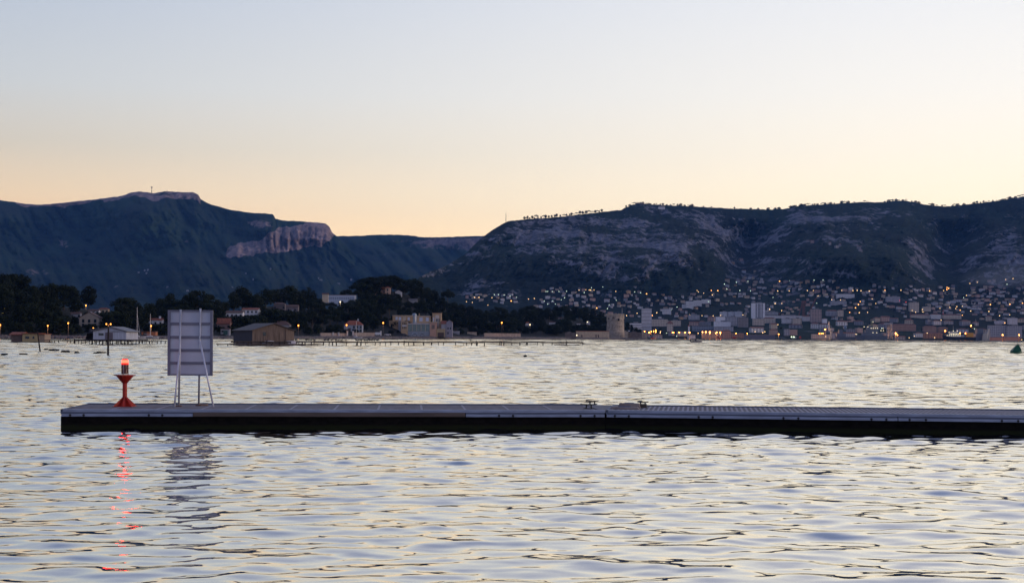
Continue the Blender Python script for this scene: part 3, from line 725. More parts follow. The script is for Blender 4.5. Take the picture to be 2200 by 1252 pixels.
# ------------------------------------------------------------------ houses on the headland
plast = lambda nm, c: mat(nm, c, .85, var=.12, scale=.5, bump=.1)
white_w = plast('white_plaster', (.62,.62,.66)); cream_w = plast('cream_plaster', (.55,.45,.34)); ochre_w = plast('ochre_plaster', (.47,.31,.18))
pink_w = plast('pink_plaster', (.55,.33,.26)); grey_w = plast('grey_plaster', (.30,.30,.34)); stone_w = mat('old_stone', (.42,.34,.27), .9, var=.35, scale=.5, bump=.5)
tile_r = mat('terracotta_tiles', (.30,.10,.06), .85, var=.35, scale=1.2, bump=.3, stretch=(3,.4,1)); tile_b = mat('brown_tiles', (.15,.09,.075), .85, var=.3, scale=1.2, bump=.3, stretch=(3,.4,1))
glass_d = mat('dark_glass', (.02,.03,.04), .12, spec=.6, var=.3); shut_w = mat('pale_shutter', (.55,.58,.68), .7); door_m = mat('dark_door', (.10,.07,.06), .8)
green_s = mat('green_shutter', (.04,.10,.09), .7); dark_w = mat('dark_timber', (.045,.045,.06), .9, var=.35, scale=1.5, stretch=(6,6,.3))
def facing(px0, px1, ytop, ybase, Y, dep):
    """world box of a block whose front fills the given photo rectangle"""
    a, b = at(px0, ybase, Y), at(px1, ybase, Y); zt = at((px0+px1)/2, ytop, Y).z
    return a.x, b.x, Y, Y+dep, (a.z+b.z)/2, zt
def wins(r, x0, x1, y, z0, z1, lst, m=None, frame=None):
    for fx, fz, w, h in lst:
        cx_, cz = x0+(x1-x0)*fx, z0+(z1-z0)*fz
        b = MB(); b.span(cx_-w/2, cx_+w/2, y-.06, y+.04, cz-h/2, cz+h/2); f = b.build('window', m or glass_d, r)
        if frame:
            b = MB()
            for a, c, d, e in ((cx_-w/2-.12, cx_-w/2, cz-h/2-.1, cz+h/2+.1), (cx_+w/2, cx_+w/2+.12, cz-h/2-.1, cz+h/2+.1), (cx_-w/2, cx_+w/2, cz+h/2, cz+h/2+.1), (cx_-w/2, cx_+w/2, cz-h/2-.1, cz-h/2)): b.span(a, c, y-.1, y+.03, d, e)
            b.build('frame', frame, f)
def villa(px0, px1, ytop, ybase, lbl, wall, roofm=None, style='gable', rise=None, dep=None, windows=(), door=None, Y=None, name='house', excl=True, chim=False, wm=None):
    cx_ = (px0+px1)/2
    if Y is None: Y = groundpt(cx_, ybase)[1]
    dep = dep or (px1-px0)*Y/F*.6
    x0, x1, y0, y1, z0, z1 = facing(px0, px1, ytop, ybase, Y, dep)
    r = thing(name, lbl, 'house', ((x0+x1)/2, (y0+y1)/2, z0)); w = x1-x0; rise = rise if rise is not None else min(w, dep)*.25
    m = MB()
    if style == 'gablefront': m.gable_wall(((x0+x1)/2, (y0+y1)/2, z0-3), (w, dep), z1-z0+3, rise, axis='y')
    elif style == 'gable': m.gable_wall(((x0+x1)/2, (y0+y1)/2, z0-3), (w, dep), z1-z0+3, rise, axis='x')
    else: m.span(x0, x1, y0, y1, z0-3, z1)
    m.build('wall', wall, r)
    m = MB(); c = ((x0+x1)/2, (y0+y1)/2, z1+.02)
    if style == 'gable': m.gable(c, (w, dep), rise, axis='x')
    elif style == 'gablefront': m.gable(c, (w, dep), rise, axis='y')
    elif style == 'hip': m.hip(c, (w, dep), rise)
    else: m.span(x0-.15, x1+.15, y0-.15, y1+.15, z1+.003, z1+.35)
    rf = m.build('roof', roofm or tile_r, r)
    if chim: m = MB(); m.span(x0+w*.7, x0+w*.7+.9, (y0+y1)/2-.5, (y0+y1)/2+.5, z1+.1, z1+rise+1.2); m.build('chimney', wall, rf)
    wins(r, x0, x1, y0, z0, z1, windows, wm)
    if door: m = MB(); m.span(x0+w*door[0]-door[1]/2, x0+w*door[0]+door[1]/2, y0-.05, y0+.05, z0, z0+door[2]); m.build('door', door[3] if len(door) > 3 else door_m, r)
    if excl: EXCL.append((px0-1, px1+1, ytop-rise*F/Y-1, ybase-1.5, Y))
    return r
row = lambda n, fz, w, h, a=.12, b=.88: [(a+(b-a)*i/max(n-1,1), fz, w, h) for i in range(n)]
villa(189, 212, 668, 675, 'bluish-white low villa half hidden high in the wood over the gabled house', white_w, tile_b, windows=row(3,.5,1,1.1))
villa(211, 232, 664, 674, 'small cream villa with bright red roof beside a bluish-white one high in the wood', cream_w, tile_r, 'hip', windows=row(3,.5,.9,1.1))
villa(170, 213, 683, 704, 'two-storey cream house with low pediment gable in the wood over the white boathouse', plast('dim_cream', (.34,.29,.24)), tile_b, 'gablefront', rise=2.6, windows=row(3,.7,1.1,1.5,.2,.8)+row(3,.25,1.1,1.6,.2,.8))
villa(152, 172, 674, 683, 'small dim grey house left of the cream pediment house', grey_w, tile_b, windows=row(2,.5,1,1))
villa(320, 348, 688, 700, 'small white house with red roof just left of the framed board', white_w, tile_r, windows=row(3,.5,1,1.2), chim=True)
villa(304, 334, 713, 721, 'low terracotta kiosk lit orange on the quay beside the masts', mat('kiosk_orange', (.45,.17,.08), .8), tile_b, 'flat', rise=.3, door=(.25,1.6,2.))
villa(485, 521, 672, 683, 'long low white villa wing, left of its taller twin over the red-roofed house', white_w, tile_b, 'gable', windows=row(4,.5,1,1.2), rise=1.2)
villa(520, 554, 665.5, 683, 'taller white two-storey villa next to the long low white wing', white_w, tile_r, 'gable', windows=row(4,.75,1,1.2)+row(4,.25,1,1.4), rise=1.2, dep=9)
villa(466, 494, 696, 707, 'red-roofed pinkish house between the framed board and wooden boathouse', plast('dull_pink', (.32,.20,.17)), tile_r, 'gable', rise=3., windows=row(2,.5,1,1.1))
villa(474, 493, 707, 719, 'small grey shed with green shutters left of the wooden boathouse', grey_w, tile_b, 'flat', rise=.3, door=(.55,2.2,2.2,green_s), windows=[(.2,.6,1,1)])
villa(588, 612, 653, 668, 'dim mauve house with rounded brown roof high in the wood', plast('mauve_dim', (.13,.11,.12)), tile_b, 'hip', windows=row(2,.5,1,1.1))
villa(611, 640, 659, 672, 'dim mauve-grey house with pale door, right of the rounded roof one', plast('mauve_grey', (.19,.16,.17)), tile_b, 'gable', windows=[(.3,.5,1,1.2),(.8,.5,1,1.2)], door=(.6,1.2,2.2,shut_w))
villa(584, 622, 698, 706, 'brown-roofed low house peeping over the wooden boathouse', grey_w, tile_b, 'hip', rise=2.4)
villa(703, 762, 634, 647, 'long pale blue-white building with flat brown roof along the hilltop', mat('blue_white', (.45,.50,.60), .85, var=.1), tile_b, 'flat', rise=.4, windows=row(12,.5,1,1.6,.06,.94), dep=12, wm=mat('blue_window', (.22,.26,.36), .3))
villa(692, 705, 632.5, 641, 'cream gatehouse at the left end of the long pale hilltop building', cream_w, tile_b, 'gable', rise=1.)
villa(804, 828, 622, 631, 'pink villa wing with terracotta roof left of the hilltop tower', pink_w, tile_r, 'gable', rise=2, windows=row(3,.5,1,1.3), dep=9)
villa(827, 838, 618, 637, 'square pink tower with pale right flank among hilltop pines', mat('tower_pink', (.62,.42,.33), .85), tile_r, 'hip', rise=1.2, windows=[(.5,.75,1,2.),(.5,.35,1,1.6)], dep=4)
villa(849, 863, 627, 634, 'tiny bluish-white house front under the hilltop pines right of the pink tower', white_w, tile_b, 'gablefront', rise=1.5)
villa(878, 896, 645, 651, 'small grey-roofed house buried in trees above the ochre mansion', grey_w, mat('slate_roof', (.17,.16,.17), .8), 'gable', rise=1.2)
villa(739, 778, 698, 713, 'white-blue two-storey house with dark red roof behind quay pillars', mat('bluish_wall', (.34,.38,.46), .85), tile_r, 'hip', rise=3., windows=row(3,.7,1.3,1.8,.55,.92)+row(3,.2,1.3,2,.5,.92), door=(.3,1.8,2.6), chim=True)
villa(973, 987, 712.5, 717, 'tiny flat white-roofed shed right of the mansion annexe', grey_w, mat('white_sheet', (.7,.7,.74), .6), 'flat', rise=.3)
villa(1004, 1024, 713, 719, 'long low pale garden building on the shore past the mansion', stone_w, tile_b, 'flat', rise=.2)
villa(1129, 1136, 694, 703, 'tiny white cottage beside a white lamp in the shore trees', white_w, tile_r, 'gable', rise=1)
villa(1180, 1196, 693, 700, 'small white cottage with dark door among trees halfway to the fort', white_w, tile_b, 'gable', rise=1.2, windows=row(4,.5,.8,1.4))
villa(1200, 1207, 684, 688, 'tiny grey gable higher in the trees halfway to the fort', grey_w, tile_b, 'gable', rise=1.)
villa(1239, 1247, 695, 699, 'tiny low white shed behind the fort curtain wall', white_w, tile_b, 'flat', rise=.3)
villa(1260, 1268, 692, 701, 'tiny white gabled hut with a lamp behind the fort curtain wall', white_w, tile_b, 'gablefront', rise=1.4)

def mansion():
    Y = 1.018*float(Ysh(900)); sc = Y/F
    X = lambda u: at(680+u/5.5, 700, Y).x
    Zt = lambda v: at(900, 560+v/5.5, Y).z
    zb = Zt(884)
    r = thing('mansion', 'large ochre seaside mansion with square tower, arched windows and glass veranda', 'mansion', (X(1150), Y, zb))
    def blk(nm, u0, u1, v0, dy0, dy1, m, v1=884, cap=None, parent=None):
        b = MB(); b.span(X(u0), X(u1), Y+dy0, Y+dy1, Zt(v1)-(.8 if v1 == 884 else 0), Zt(v0)); o = b.build(nm, m, parent or r)
        if cap: b = MB(); b.span(X(u0)-.25, X(u1)+.25, Y+dy0-.25, Y+dy1+.25, Zt(v0)+.003, Zt(v0)+.4); b.build('cornice', cap, o)
        return o
    och = ochre_w; och2 = plast('warm_ochre', (.52,.36,.22)); pk = plast('rosy_plaster', (.55,.33,.24))
    blk('main_wall', 890, 1128, 650, 6, 16, och, cap=cream_w); blk('rear_wall', 1128, 1335, 655, 9, 17, och2, cap=cream_w)
    b = MB(); b.add([(X(840), Y+8, Zt(700)), (X(889), Y+8, Zt(700)), (X(889), Y+8, zb-1), (X(935), Y+8, zb-1)]+[(X(840), Y+14, Zt(700)), (X(889), Y+14, Zt(700)), (X(889), Y+14, zb-1), (X(935), Y+14, zb-1)], [(0,3,1),(0,2,3),(4,5,7),(0,1,5,4)]); 
    b = MB(); b.span(X(845), X(889), Y+8, Y+14, zb-1, Zt(705)); b.build('side_wing', och, r)
    blk('front_bay', 998, 1078, 722, 0, 5.99, och2, cap=cream_w); blk('grey_stair_tower', 962, 996, 705, 3.5, 5.98, grey_w)
    blk('low_garage_wing', 795, 922, 825, 1, 7.9, plast('lit_ochre', (.55,.28,.13)), cap=tile_r); blk('garage_opening', 880, 918, 845, .9, .99, door_m)
    blk('veranda_base', 1080, 1338, 832, 0, 8.9, mat('veranda_grey', (.28,.31,.35), .8), cap=None)
    b = MB(); b.span(X(1080), X(1338), Y+.2, Y+8.8, Zt(831), Zt(752)); vg = b.build('veranda_glass', mat('veranda_green', (.13,.19,.19), .12, spec=.8, var=.3, scale=.3), r)
    for k in range(6):
        u = 1080+(1338-1080)*k/5; b = MB(); b.span(X(u)-.15, X(u)+.15, Y+.0, Y+.19, Zt(831), Zt(752)); b.build('mullion', cream_w, vg)
    blk('veranda_roof', 1076, 1342, 738, -.3, 8.95, mat('pale_cornice', (.5,.47,.48), .8), v1=751)
    blk('right_bay', 1340, 1416, 728, -.4, 8, pk, cap=cream_w)
    tw = blk('tower', 1362, 1468, 618, 8.1, 15, och2, cap=mat('cornice_brown', (.36,.2,.12), .85))
    blk('tower_face', 1395, 1440, 640, 7.9, 8.09, mat('tower_white', (.6,.52,.46), .85), v1=780)
    blk('terrace_wing', 1418, 1514, 806, 0, 8, plast('terrace_yellow', (.45,.34,.2)), cap=cream_w); blk('garage_door', 1432, 1506, 846, -.1, -.01, door_m)
    b = MB(); b.lathe((X(1145), Y+8.5, Zt(742)), [((X(1175)-X(1112))/2, 0), ((X(1175)-X(1112))/2, Zt(640)-Zt(742)), (1.5*(X(1175)-X(1112))/4, Zt(624)-Zt(742)), (.3, Zt(618)-Zt(742))], 10)
    b.build('glass_turret', mat('turret_glass', (.22,.28,.36), .15, spec=.8, var=.2), r)
    for u, v, w, h, y, m in ((938,680,26,36,6,shut_w),(978,682,30,36,6,shut_w),(1030,682,34,48,6,cream_w),(1082,686,26,38,6,shut_w),(1224,690,38,46,9,shut_w),(1300,690,34,44,9,shut_w),(1375,690,14,50,8.1,shut_w)):
        b = MB(); b.span(X(u-w/2), X(u+w/2), Y+y-.08, Y+y+.02, Zt(v+h/2), Zt(v-h/2)); b.build('window', m, r)
    for k, u in enumerate((1020,1038,1056)):
        for v, h in ((745,22),(792,26)):
            b = MB(); b.span(X(u-5), X(u+5), Y-.06, Y+.02, Zt(v+h/2), Zt(v-h/2)); b.rod((X(u), Y-.06, Zt(v-h/2)), (X(u), Y+.02, Zt(v-h/2)), X(u+5)-X(u), n=10); b.build('arched_window', glass_d, r)
    b = MB(); b.span(X(1014), X(1064), Y-.2, Y-.1, Zt(778), Zt(760)); b.build('balustrade', mat('white_trim', (.65,.62,.62), .7), r)
    for u in (1410, 1427, 1444):
        b = MB(); b.span(X(u-5), X(u+5), Y+7.82, Y+7.88, Zt(718), Zt(686)); b.rod((X(u), Y+7.82, Zt(686)), (X(u), Y+7.88, Zt(686)), X(u+5)-X(u), n=10); b.build('arched_window', glass_d, r)
    for u in (1366, 1378, 1390):
        b = MB(); b.span(X(u-3.5), X(u+3.5), Y-.47, Y-.38, Zt(805), Zt(757)); b.build('arched_window', glass_d, r)
    b = MB(); b.span(X(1196), X(1204), Y+11, Y+12, Zt(650), Zt(618)); b.build('chimney', och, r)
    b = MB(); b.span(X(1130), X(1192), Y-.12, Y-.02, zb, Zt(846)); b.build('door', mat('pale_blue_door', (.3,.36,.44), .6), r)
    EXCL.append((832, 957, 670, 719, Y)); EXCL.append((957, 972, 688, 716, Y))
    # annexe
    a = thing('annexe_house', 'pale grey gabled annexe with one orange lamp, right of the mansion', 'house', (X(1535), Y+4, zb))
    b = MB(); b.span(X(1472), X(1530), Y+3, Y+11, zb-1, Zt(745)); b.build('wall', grey_w, a)
    b = MB(); b.gable(((X(1472)+X(1530))/2, Y+7, Zt(745)+.02), (X(1530)-X(1472), 8), 2.2, axis='x'); b.build('roof', tile_r, a)
    b = MB(); b.gable_wall(((X(1531)+X(1602))/2, Y+7, zb-1), (X(1602)-X(1531), 8.4), Zt(725)-zb+1, Zt(698)-Zt(725), axis='y'); b.build('gable_wall', plast('mauve_plaster', (.30,.28,.34)), a)
    b = MB(); b.gable(((X(1531)+X(1602))/2, Y+7, Zt(725)+.03), (X(1602)-X(1531), 8.4), Zt(698)-Zt(725), axis='y'); b.build('roof', tile_b, a)
    wins(a, X(1531), X(1602), Y+2.8, zb, Zt(725), [(.3,.55,.9,1.6),(.7,.55,.9,1.6),(.3,.2,.9,1.6)])
mansion()

def fort():
    Y = 1.02*float(Ysh(1322)); p = at(1323.5, 722, Y); k = Y/F
    r = thing('fort_tower', 'squat round stone fort tower with parapet at the end of the wooded point', 'tower', (p.x, Y, p.z))
    b = MB(); hh = 45*k; b.lathe((p.x, Y+20*k, p.z-2), [(20.5*k,0),(19.8*k,hh*.35),(19.2*k,hh*.37),(18.3*k,hh*.8),(19.0*k,hh*.86),(19.0*k,hh+2),(17.5*k,hh+2),(17.5*k,hh-.5)], 40); b.build('tower_wall', stone_w, r)
    for i in range(20):
        t = 2*PI*i/20; b = MB(); b.box((p.x+18.2*k*math.cos(t), Y+20*k+18.2*k*math.sin(t), p.z+hh-.1), (2.6*k,1.6*k,1.7), t+PI/2); b.build('merlon', stone_w, r)
    for px, py, w, h in ((1328.8,686.5,4.2,4.4),(1309,684,2,2.6),(1341,687,1.6,3.6),(1318,682,4,1.6),(1330.5,701,1.4,1.6)):
        q = at(px, py, Y); dx = q.x-p.x; yy = Y+20*k-math.sqrt(max((18.7*k)**2-dx*dx, 0)); b = MB(); b.box((q.x, yy+.3, q.z-h*k/2), (w*k, 1.6, h*k), math.atan2(dx, -(yy-Y-20*k))*1.0); b.build('window', mat('loophole', (.02,.02,.025), .9), r)
    b = MB(); q = at(1338, 676, Y); b.rod((q.x, Y+20*k, q.z-1), (q.x, Y+20*k, at(1338, 660, Y).z), .16, .08, 6); b.build('flagpole', galv, r)
    EXCL.append((1303, 1345, 674, 722, Y))
    Yw = 1.012*float(Ysh(1275)); x0, x1, y0, y1, z0, z1 = facing(1238, 1309, 711.5, 725, Yw, 9)
    w = thing('curtain_wall', 'long low cream stone wall building running to the round fort tower', 'building', ((x0+x1)/2, Yw, z0))
    b = MB(); b.span(x0, x1, y0, y1, z0-1.5, z1); b.build('wall', mat('cream_stone', (.60,.46,.33), .9, var=.2, scale=.6, bump=.3), w)
    b = MB(); b.span(x0-.3, x1+.3, y0-.3, y1+.3, z1+.003, z1+.45); b.build('coping', tile_r, w)
    for f in (.17,.60,.67): b = MB(); b.span(x0+(x1-x0)*f-.5, x0+(x1-x0)*f+.5, y0-.07, y0+.02, z0, z0+2.6); b.build('door', door_m, w)
    EXCL.append((1236, 1310, 710, 724, Yw))
    for px0, px1, yt, lb in ((1343,1350,712,'broken stone wall stub against the foot of the fort tower'),(1351,1379,713.5,'low ruined dark stone wall right of the fort tower'),(1379,1390,712.5,'pale pinkish end wall of the fort point'),(1214,1238,714,'low dark stone wall left of the cream fort wall')):
        x0, x1, y0, y1, z0, z1 = facing(px0, px1, yt, 726, 1.0*float(Ysh(px0)), 5)
        tag(MB().span(x0, x1, y0, y1, z0-2, z1).box(((x0+x1)/2-1, y0+2, z1-.02), ((x1-x0)*.4, 2, .7), 0, (.7,.8)).build('stone_wall', mat('dim_stone', (.16,.13,.12), .95, var=.4, scale=.5) if 'dark' in lb else stone_w), lb, 'wall')
fort()

# quay walls, pillars, cars
def quay_bits():
    wm = mat('quay_wall_stone', (.30,.24,.22), .9, var=.25, scale=.4, bump=.3)
    for px0, px1, yt, lb in ((688,744,715.5,'low mauve quay wall left of the white-blue house'),(760,806,714.5,'low mauve quay wall left of the mansion garage'),(270,357,723.5,'low pale quay wall behind the sailboat masts'),(0,160,723.5,'low grey quay wall behind the yellow hut'),(1040,1118,716,'long low stone wall among shore scrub past the mansion')):
        Y = 1.012*float(Ysh((px0+px1)/2)); a = at(px0, yt+6, 1.012*float(Ysh(px0))); c = at(px1, yt+6, 1.012*float(Ysh(px1)))
        zt = at((px0+px1)/2, yt, Y).z; ang = math.atan2(c.y-a.y, c.x-a.x); Ln = math.hypot(c.x-a.x, c.y-a.y)
        tag(MB().box(((a.x+c.x)/2, (a.y+c.y)/2, .2), (Ln, .6, zt-.2), ang).box(((a.x+c.x)/2, (a.y+c.y)/2, zt+.002), (Ln, .8, .15), ang).build('quay_wall', wm), lb, 'wall')
    m = MB(); m.box((0,0,0), (.9,.9,3.1)); m.box((0,0,3.102), (1.2,1.2,.25)); 
    me = None
    for i, px in enumerate((715.5,727.5,746,758.5,818)):
        Y = 1.008*float(Ysh(px)); p = at(px, 721, Y); k = 8*Y/F/3.3
        if me is None: o = m.build('gate_pillar', mat('white_pillar', (.62,.58,.58), .8)); me = o
        else: o = me.copy(); COL.objects.link(o)
        o.location = p; o.scale = (1,1,k*(1.25 if i > 1 else .9)); o['category'] = 'pillar'; o['group'] = 'white quay pillars'; pend(o, 'white square pillar on the quay below the wood', px)
quay_bits()
def car(px, py, col, lbl, van=False):
    Y = 1.01*float(Ysh(px))-2; p = at(px, py, Y); x, y, z = p; h = 2.1 if van else 1.45; Lc = 4.9 if van else 4.2
    r = thing('parked_car', lbl, 'van' if van else 'car', p, 'cars parked along the quay'); bm = mat('car_'+col[0], col[1], .3, .1, spec=.6, var=.05)
    m = MB(); m.box((x,y,z+.3), (Lc,1.8,.62), 0, (.98,.95)); m.build('body', bm, r, bevel=.08)
    m = MB()
    if van: m.box((x+.25,y,z+.925), (Lc*.86,1.7,h-.95), 0, (.9,.9))
    else: m.box((x+.1,y,z+.925), (Lc*.55,1.6,h-.93), 0, (.72,.88))
    cab = m.build('cabin', bm if van else glass_d, r, bevel=.06)
    for sx_ in (-1, 1):
        for sy in (-1, 1): m = MB(); m.rod((x+sx_*Lc*.31, y+sy*.93, z+.32), (x+sx_*Lc*.31, y+sy*.72, z+.32), .32, n=12); m.build('wheel', bolt_m, r)
cw, cd, cs = ('white', (.6,.6,.62)), ('dark', (.03,.03,.04)), ('silver', (.35,.36,.4))
car(811, 720.5, cw, 'white van on the quay left of the mansion garage', True); car(833, 720.5, cw, 'white car in front of the low garage wing')
car(868, 721, cd, 'dark car at the foot of the mansion stair tower'); car(891, 721, cs, 'silver car under the mansion veranda, left of two'); car(907, 721, cs, 'silver car under the mansion veranda, right of two')
car(925, 720.5, cd, 'dark car below the pink mansion bay'); car(938, 721, cs, 'silver car by the mansion terrace garage'); car(963, 721, cd, 'dark car beneath the grey annexe lamp')

# ------------------------------------------------------------------ huts, boathouses and jetties over the water
post_m = mat('wet_timber', (.035,.028,.028), .9, var=.3, scale=2); plank_m = mat('worn_planks', (.10,.08,.075), .9, var=.35, scale=1.5)
wallw = mat('boathouse_white', (.52,.53,.60), .8, var=.2, scale=1.2, stretch=(6,1,.3))
def stilts(r, x0, x1, y0, y1, n, zt, rows_=2, nm='stilt', rr=.09):
    for j in range(rows_):
        for i in range(n):
            x = x0+(x1-x0)*(i+random.uniform(-.25,.25))/(n-1); y = y0+(y1-y0)*j/max(rows_-1,1); lean = random.uniform(-.08,.08)
            m = MB(); m.rod((x, y, -.6), (x+lean, y, zt), rr*random.uniform(.7,1.2), n=6); m.build(nm, post_m, r)
def white_boathouse():
    Y = 282.; g = lambda px, py, d=0: at(px, py, Y+d)
    r = thing('boathouse', 'white corrugated boathouse with shallow gable on a stilted platform', 'boathouse', g(236, 730))
    x0, x1 = g(200, 728).x, g(271, 728).x; z0 = g(236, 729).z; ze = g(236, 711.5).z; zr = g(236, 703).z; xr = g(239, 700).x; dep = 9
    m = MB(); pr = [(x0,z0),(x1,z0),(x1,ze-.1),(xr,zr),(x0,ze)]
    m.add([(a, y, b) for y in (Y, Y+dep) for a, b in pr], [(0,1,2,3,4),(9,8,7,6,5)]+[((i+1)%5+5,i+5,i,(i+1)%5) for i in range(5)]); m.build('wall', wallw, r)
    m = MB()
    for a, b in (((x0-.35, ze+.02), (xr, zr+.06)), ((xr, zr+.06), (x1+.35, ze-.1))):
        m.add([(a[0],Y-.4,a[1]),(b[0],Y-.4,b[1]),(b[0],Y+dep+.3,b[1]),(a[0],Y+dep+.3,a[1])]+[(a[0],Y-.4,a[1]+.12),(b[0],Y-.4,b[1]+.12),(b[0],Y+dep+.3,b[1]+.12),(a[0],Y+dep+.3,a[1]+.12)], [(3,2,1,0),(4,5,6,7),(0,1,5,4),(1,2,6,5),(2,3,7,6),(3,0,4,7)])
    m.build('roof', mat('tin_roof', (.2,.19,.2), .6, .2), r)
    def rc(nm, a, b, c, d, mt, off=.06): m = MB(); m.span(g(a,720).x, g(b,720).x, Y-off, Y+.02, g(236,d).z, g(236,c).z); return m.build(nm, mt, r)
    rc('window', 212, 222.5, 715.5, 720.5, glass_d); rc('door', 226, 242.5, 714, 728.5, mat('grey_door', (.16,.13,.15), .8)); rc('lintel', 232, 257, 711.5, 712.3, door_m, .1)
    m = MB(); m.box((g(197,720).x, Y+4, z0), (2.2, 6, 2.2), 0, (.8,.9)); m.build('lean_to', dark_w, r)
    m = MB(); m.box((g(192,720).x, Y+1, z0), (1.6, 2, 1.2), 0, (.6,.8)); m.build('net_heap', black, r)
    pz = g(230, 732.5).z
    m = MB(); m.span(g(167,730).x, g(290,730).x, Y-2.5, Y+dep+1, pz, z0-.02); m.build('platform', post_m, r)
    stilts(r, g(170,730).x, g(288,730).x, Y-2.3, Y+dep, 17, pz)
    for i in range(5):
        xa = g(180+i*22,730).x; m = MB(); m.rod((xa, Y-2.3, .1), (xa+2, Y-2.3, pz), .05); m.build('cross_brace', post_m, r)
    EXCL.append((165, 292, 700, 740, Y))
white_boathouse()
def wooden_boathouse():
    C = at(542, 738, 268.); ang = math.radians(30); wz = mat('weathered_boards', (.17,.125,.10), .9, var=.75, scale=1.6, bump=.5, stretch=(6,6,.22)); 
    r = thing('boathouse', 'large weathered brown timber boathouse with dark side wall and broad gable', 'boathouse', C)
    r.location = C; r.rotation_euler = (0,0,ang); ORG[r.name] = Vector()
    Lf, Ls = 8.35, 10.8; he = (738-709.5)*268/F; hr = he+1.25
    # local: +x along the front wall (right and back), +y along the side wall (left and back)
    m = MB(); pr = [(0,0),(Lf,0),(Lf,he),(Lf*.52,hr),(0,he)]
    m.add([(a, .1, b) for a, b in pr]+[(a, 0, b) for a, b in pr], [(0,1,2,3,4)[::-1],(5,6,7,8,9)]+[((i+1)%5+5,i+5,i,(i+1)%5) for i in range(5)]); m.build('front_wall', wz, r)
    m = MB(); m.add([(a, y, b) for y in (.11, Ls) for a, b in pr], [(0,1,2,3,4),(9,8,7,6,5)]+[((i+1)%5+5,i+5,i,(i+1)%5) for i in range(5)]); m.build('side_wall', dark_w, r)
    m = MB()
    for a, b in (((-.3, he-.06), (Lf*.52, hr+.06)), ((Lf*.52, hr+.06), (Lf+.3, he-.06))):
        m.add([(a[0],-.3,a[1]),(b[0],-.3,b[1]),(b[0],Ls+.3,b[1]),(a[0],Ls+.3,a[1])]+[(a[0],-.3,a[1]+.12),(b[0],-.3,b[1]+.12),(b[0],Ls+.3,b[1]+.12),(a[0],Ls+.3,a[1]+.12)], [(3,2,1,0),(4,5,6,7),(0,1,5,4),(1,2,6,5),(2,3,7,6),(3,0,4,7)])
    m.build('roof', mat('old_tin_roof', (.10,.085,.085), .75, var=.3, scale=1), r)
    m = MB(); m.span(2.1, 2.7, -.05, .05, 1.5, 2.2); m.build('window', glass_d, r)
    m = MB(); m.span(6.5, 6.62, -.09, -.01, 0, he+.4); m.build('corner_post', door_m, r)
    m = MB(); m.span(6.7, 8.3, -.05, -.01, 0, he-.1); m.build('door', mat('pale_boards', (.22,.16,.12), .9, var=.3, scale=2, stretch=(5,1,.3)), r)
    m = MB(); m.span(-.6, Lf+1.2, -2.2, Ls+.6, -.32, -.02); m.build('platform', plank_m, r)
    for i in range(9):
        for y in (-2., Ls):
            m = MB(); x = -.4+i*1.15; m.rod((x, y, -2.2), (x+random.uniform(-.1,.1), y, -.3), .09, n=6); m.build('stilt', post_m, r)
    EXCL.append((490, 626, 696, 738, 268))
    # clutter on its deck, each a thing
    fm = mat('pale_hull', (.42,.4,.42), .6)
    M4 = Matrix.Translation(C) @ Matrix.Rotation(ang, 4, 'Z')
    for px_, lx, lb in ((0, 2.9, 'small upturned pale dinghy leaning on the timber boathouse gable'), (0, 7.2, 'small pale dinghy by the boathouse end door')):
        rr = thing('dinghy', lb, 'boat', M4 @ Vector((lx, -1., 0))); rr.rotation_euler = (0,0,ang); ORG[rr.name] = Vector(); m = MB()
        sec = [(-1.2,.15,.25),(-.7,.5,.5),(0,.62,.6),(.8,.5,.55),(1.3,.05,.35)]; vs = []
        for xx, hw, hh in sec: vs += [(xx,-hw,0),(xx,-hw*.6,hh),(xx,hw*.6,hh),(xx,hw,0)]
        m.add(vs, [(k*4+i, k*4+4+i, k*4+5+i, k*4+1+i) for k in range(4) for i in range(3)]+[(0,1,2,3),(19,18,17,16)]); m.build('hull', fm, rr, smooth=False)
        m = MB(); m.span(-1, 1, -.03, .03, .58, .66); m.build('keel', door_m, rr)
wooden_boathouse()
def yellow_hut():
    Y = 330.; g = lambda px, py: at(px, py, Y)
    r = thing('hut', 'small yellow plank hut with red roof on the quay jetty at the far shore end', 'hut', g(60, 733))
    ym = mat('yellow_boards', (.46,.35,.18), .8, var=.2, scale=1.5, stretch=(6,1,.3)); z0 = g(60, 733.5).z
    m = MB(); m.span(g(48,730).x, g(81,730).x, Y, Y+5, z0, g(60,716.5).z); m.build('wall', ym, r)
    m = MB(); m.span(g(81.3,730).x, g(95,730).x, Y+.3, Y+4.6, z0, g(60,718).z); m.build('side_room', mat('pale_tan_boards', (.36,.27,.2), .85), r)
    m = MB(); m.span(g(23,730).x, g(47.7,730).x, Y+.3, Y+4.6, z0, g(60,719.5).z); m.build('side_room', mat('brown_boards', (.14,.10,.09), .85), r)
    for a, b, t_ in ((46.5,82.5,716.4),(82.6,96,717.6)):
        m = MB(); m.span(g(a,730).x, g(b,730).x, Y-.3, Y+5.2, g(60,t_).z, g(60,t_-1).z); m.build('roof', tile_r, r)
    m = MB(); m.gable(((g(22,730).x+g(46,730).x)/2, Y+2.4, g(60,719.4).z), (g(46,730).x-g(22,730).x, 4.5), .55, axis='x'); m.build('roof', tile_r, r)
    for a, b, c, d in ((54.5,63,722,727.5),(70,74,722,727.5)): m = MB(); m.span(g(a,720).x, g(b,720).x, Y-.05, Y+.02, g(60,d).z, g(60,c).z); m.build('window', glass_d, r)
    m = MB(); m.span(g(-12,730).x, g(103,730).x, Y-2, Y+6, g(60,735.6).z, z0-.02); m.build('platform', post_m, r)
    stilts(r, g(-10,730).x, g(101,730).x, Y-1.8, Y+5, 13, g(60,735.6).z)
    EXCL.append((18, 98, 712, 735, Y))
yellow_hut()
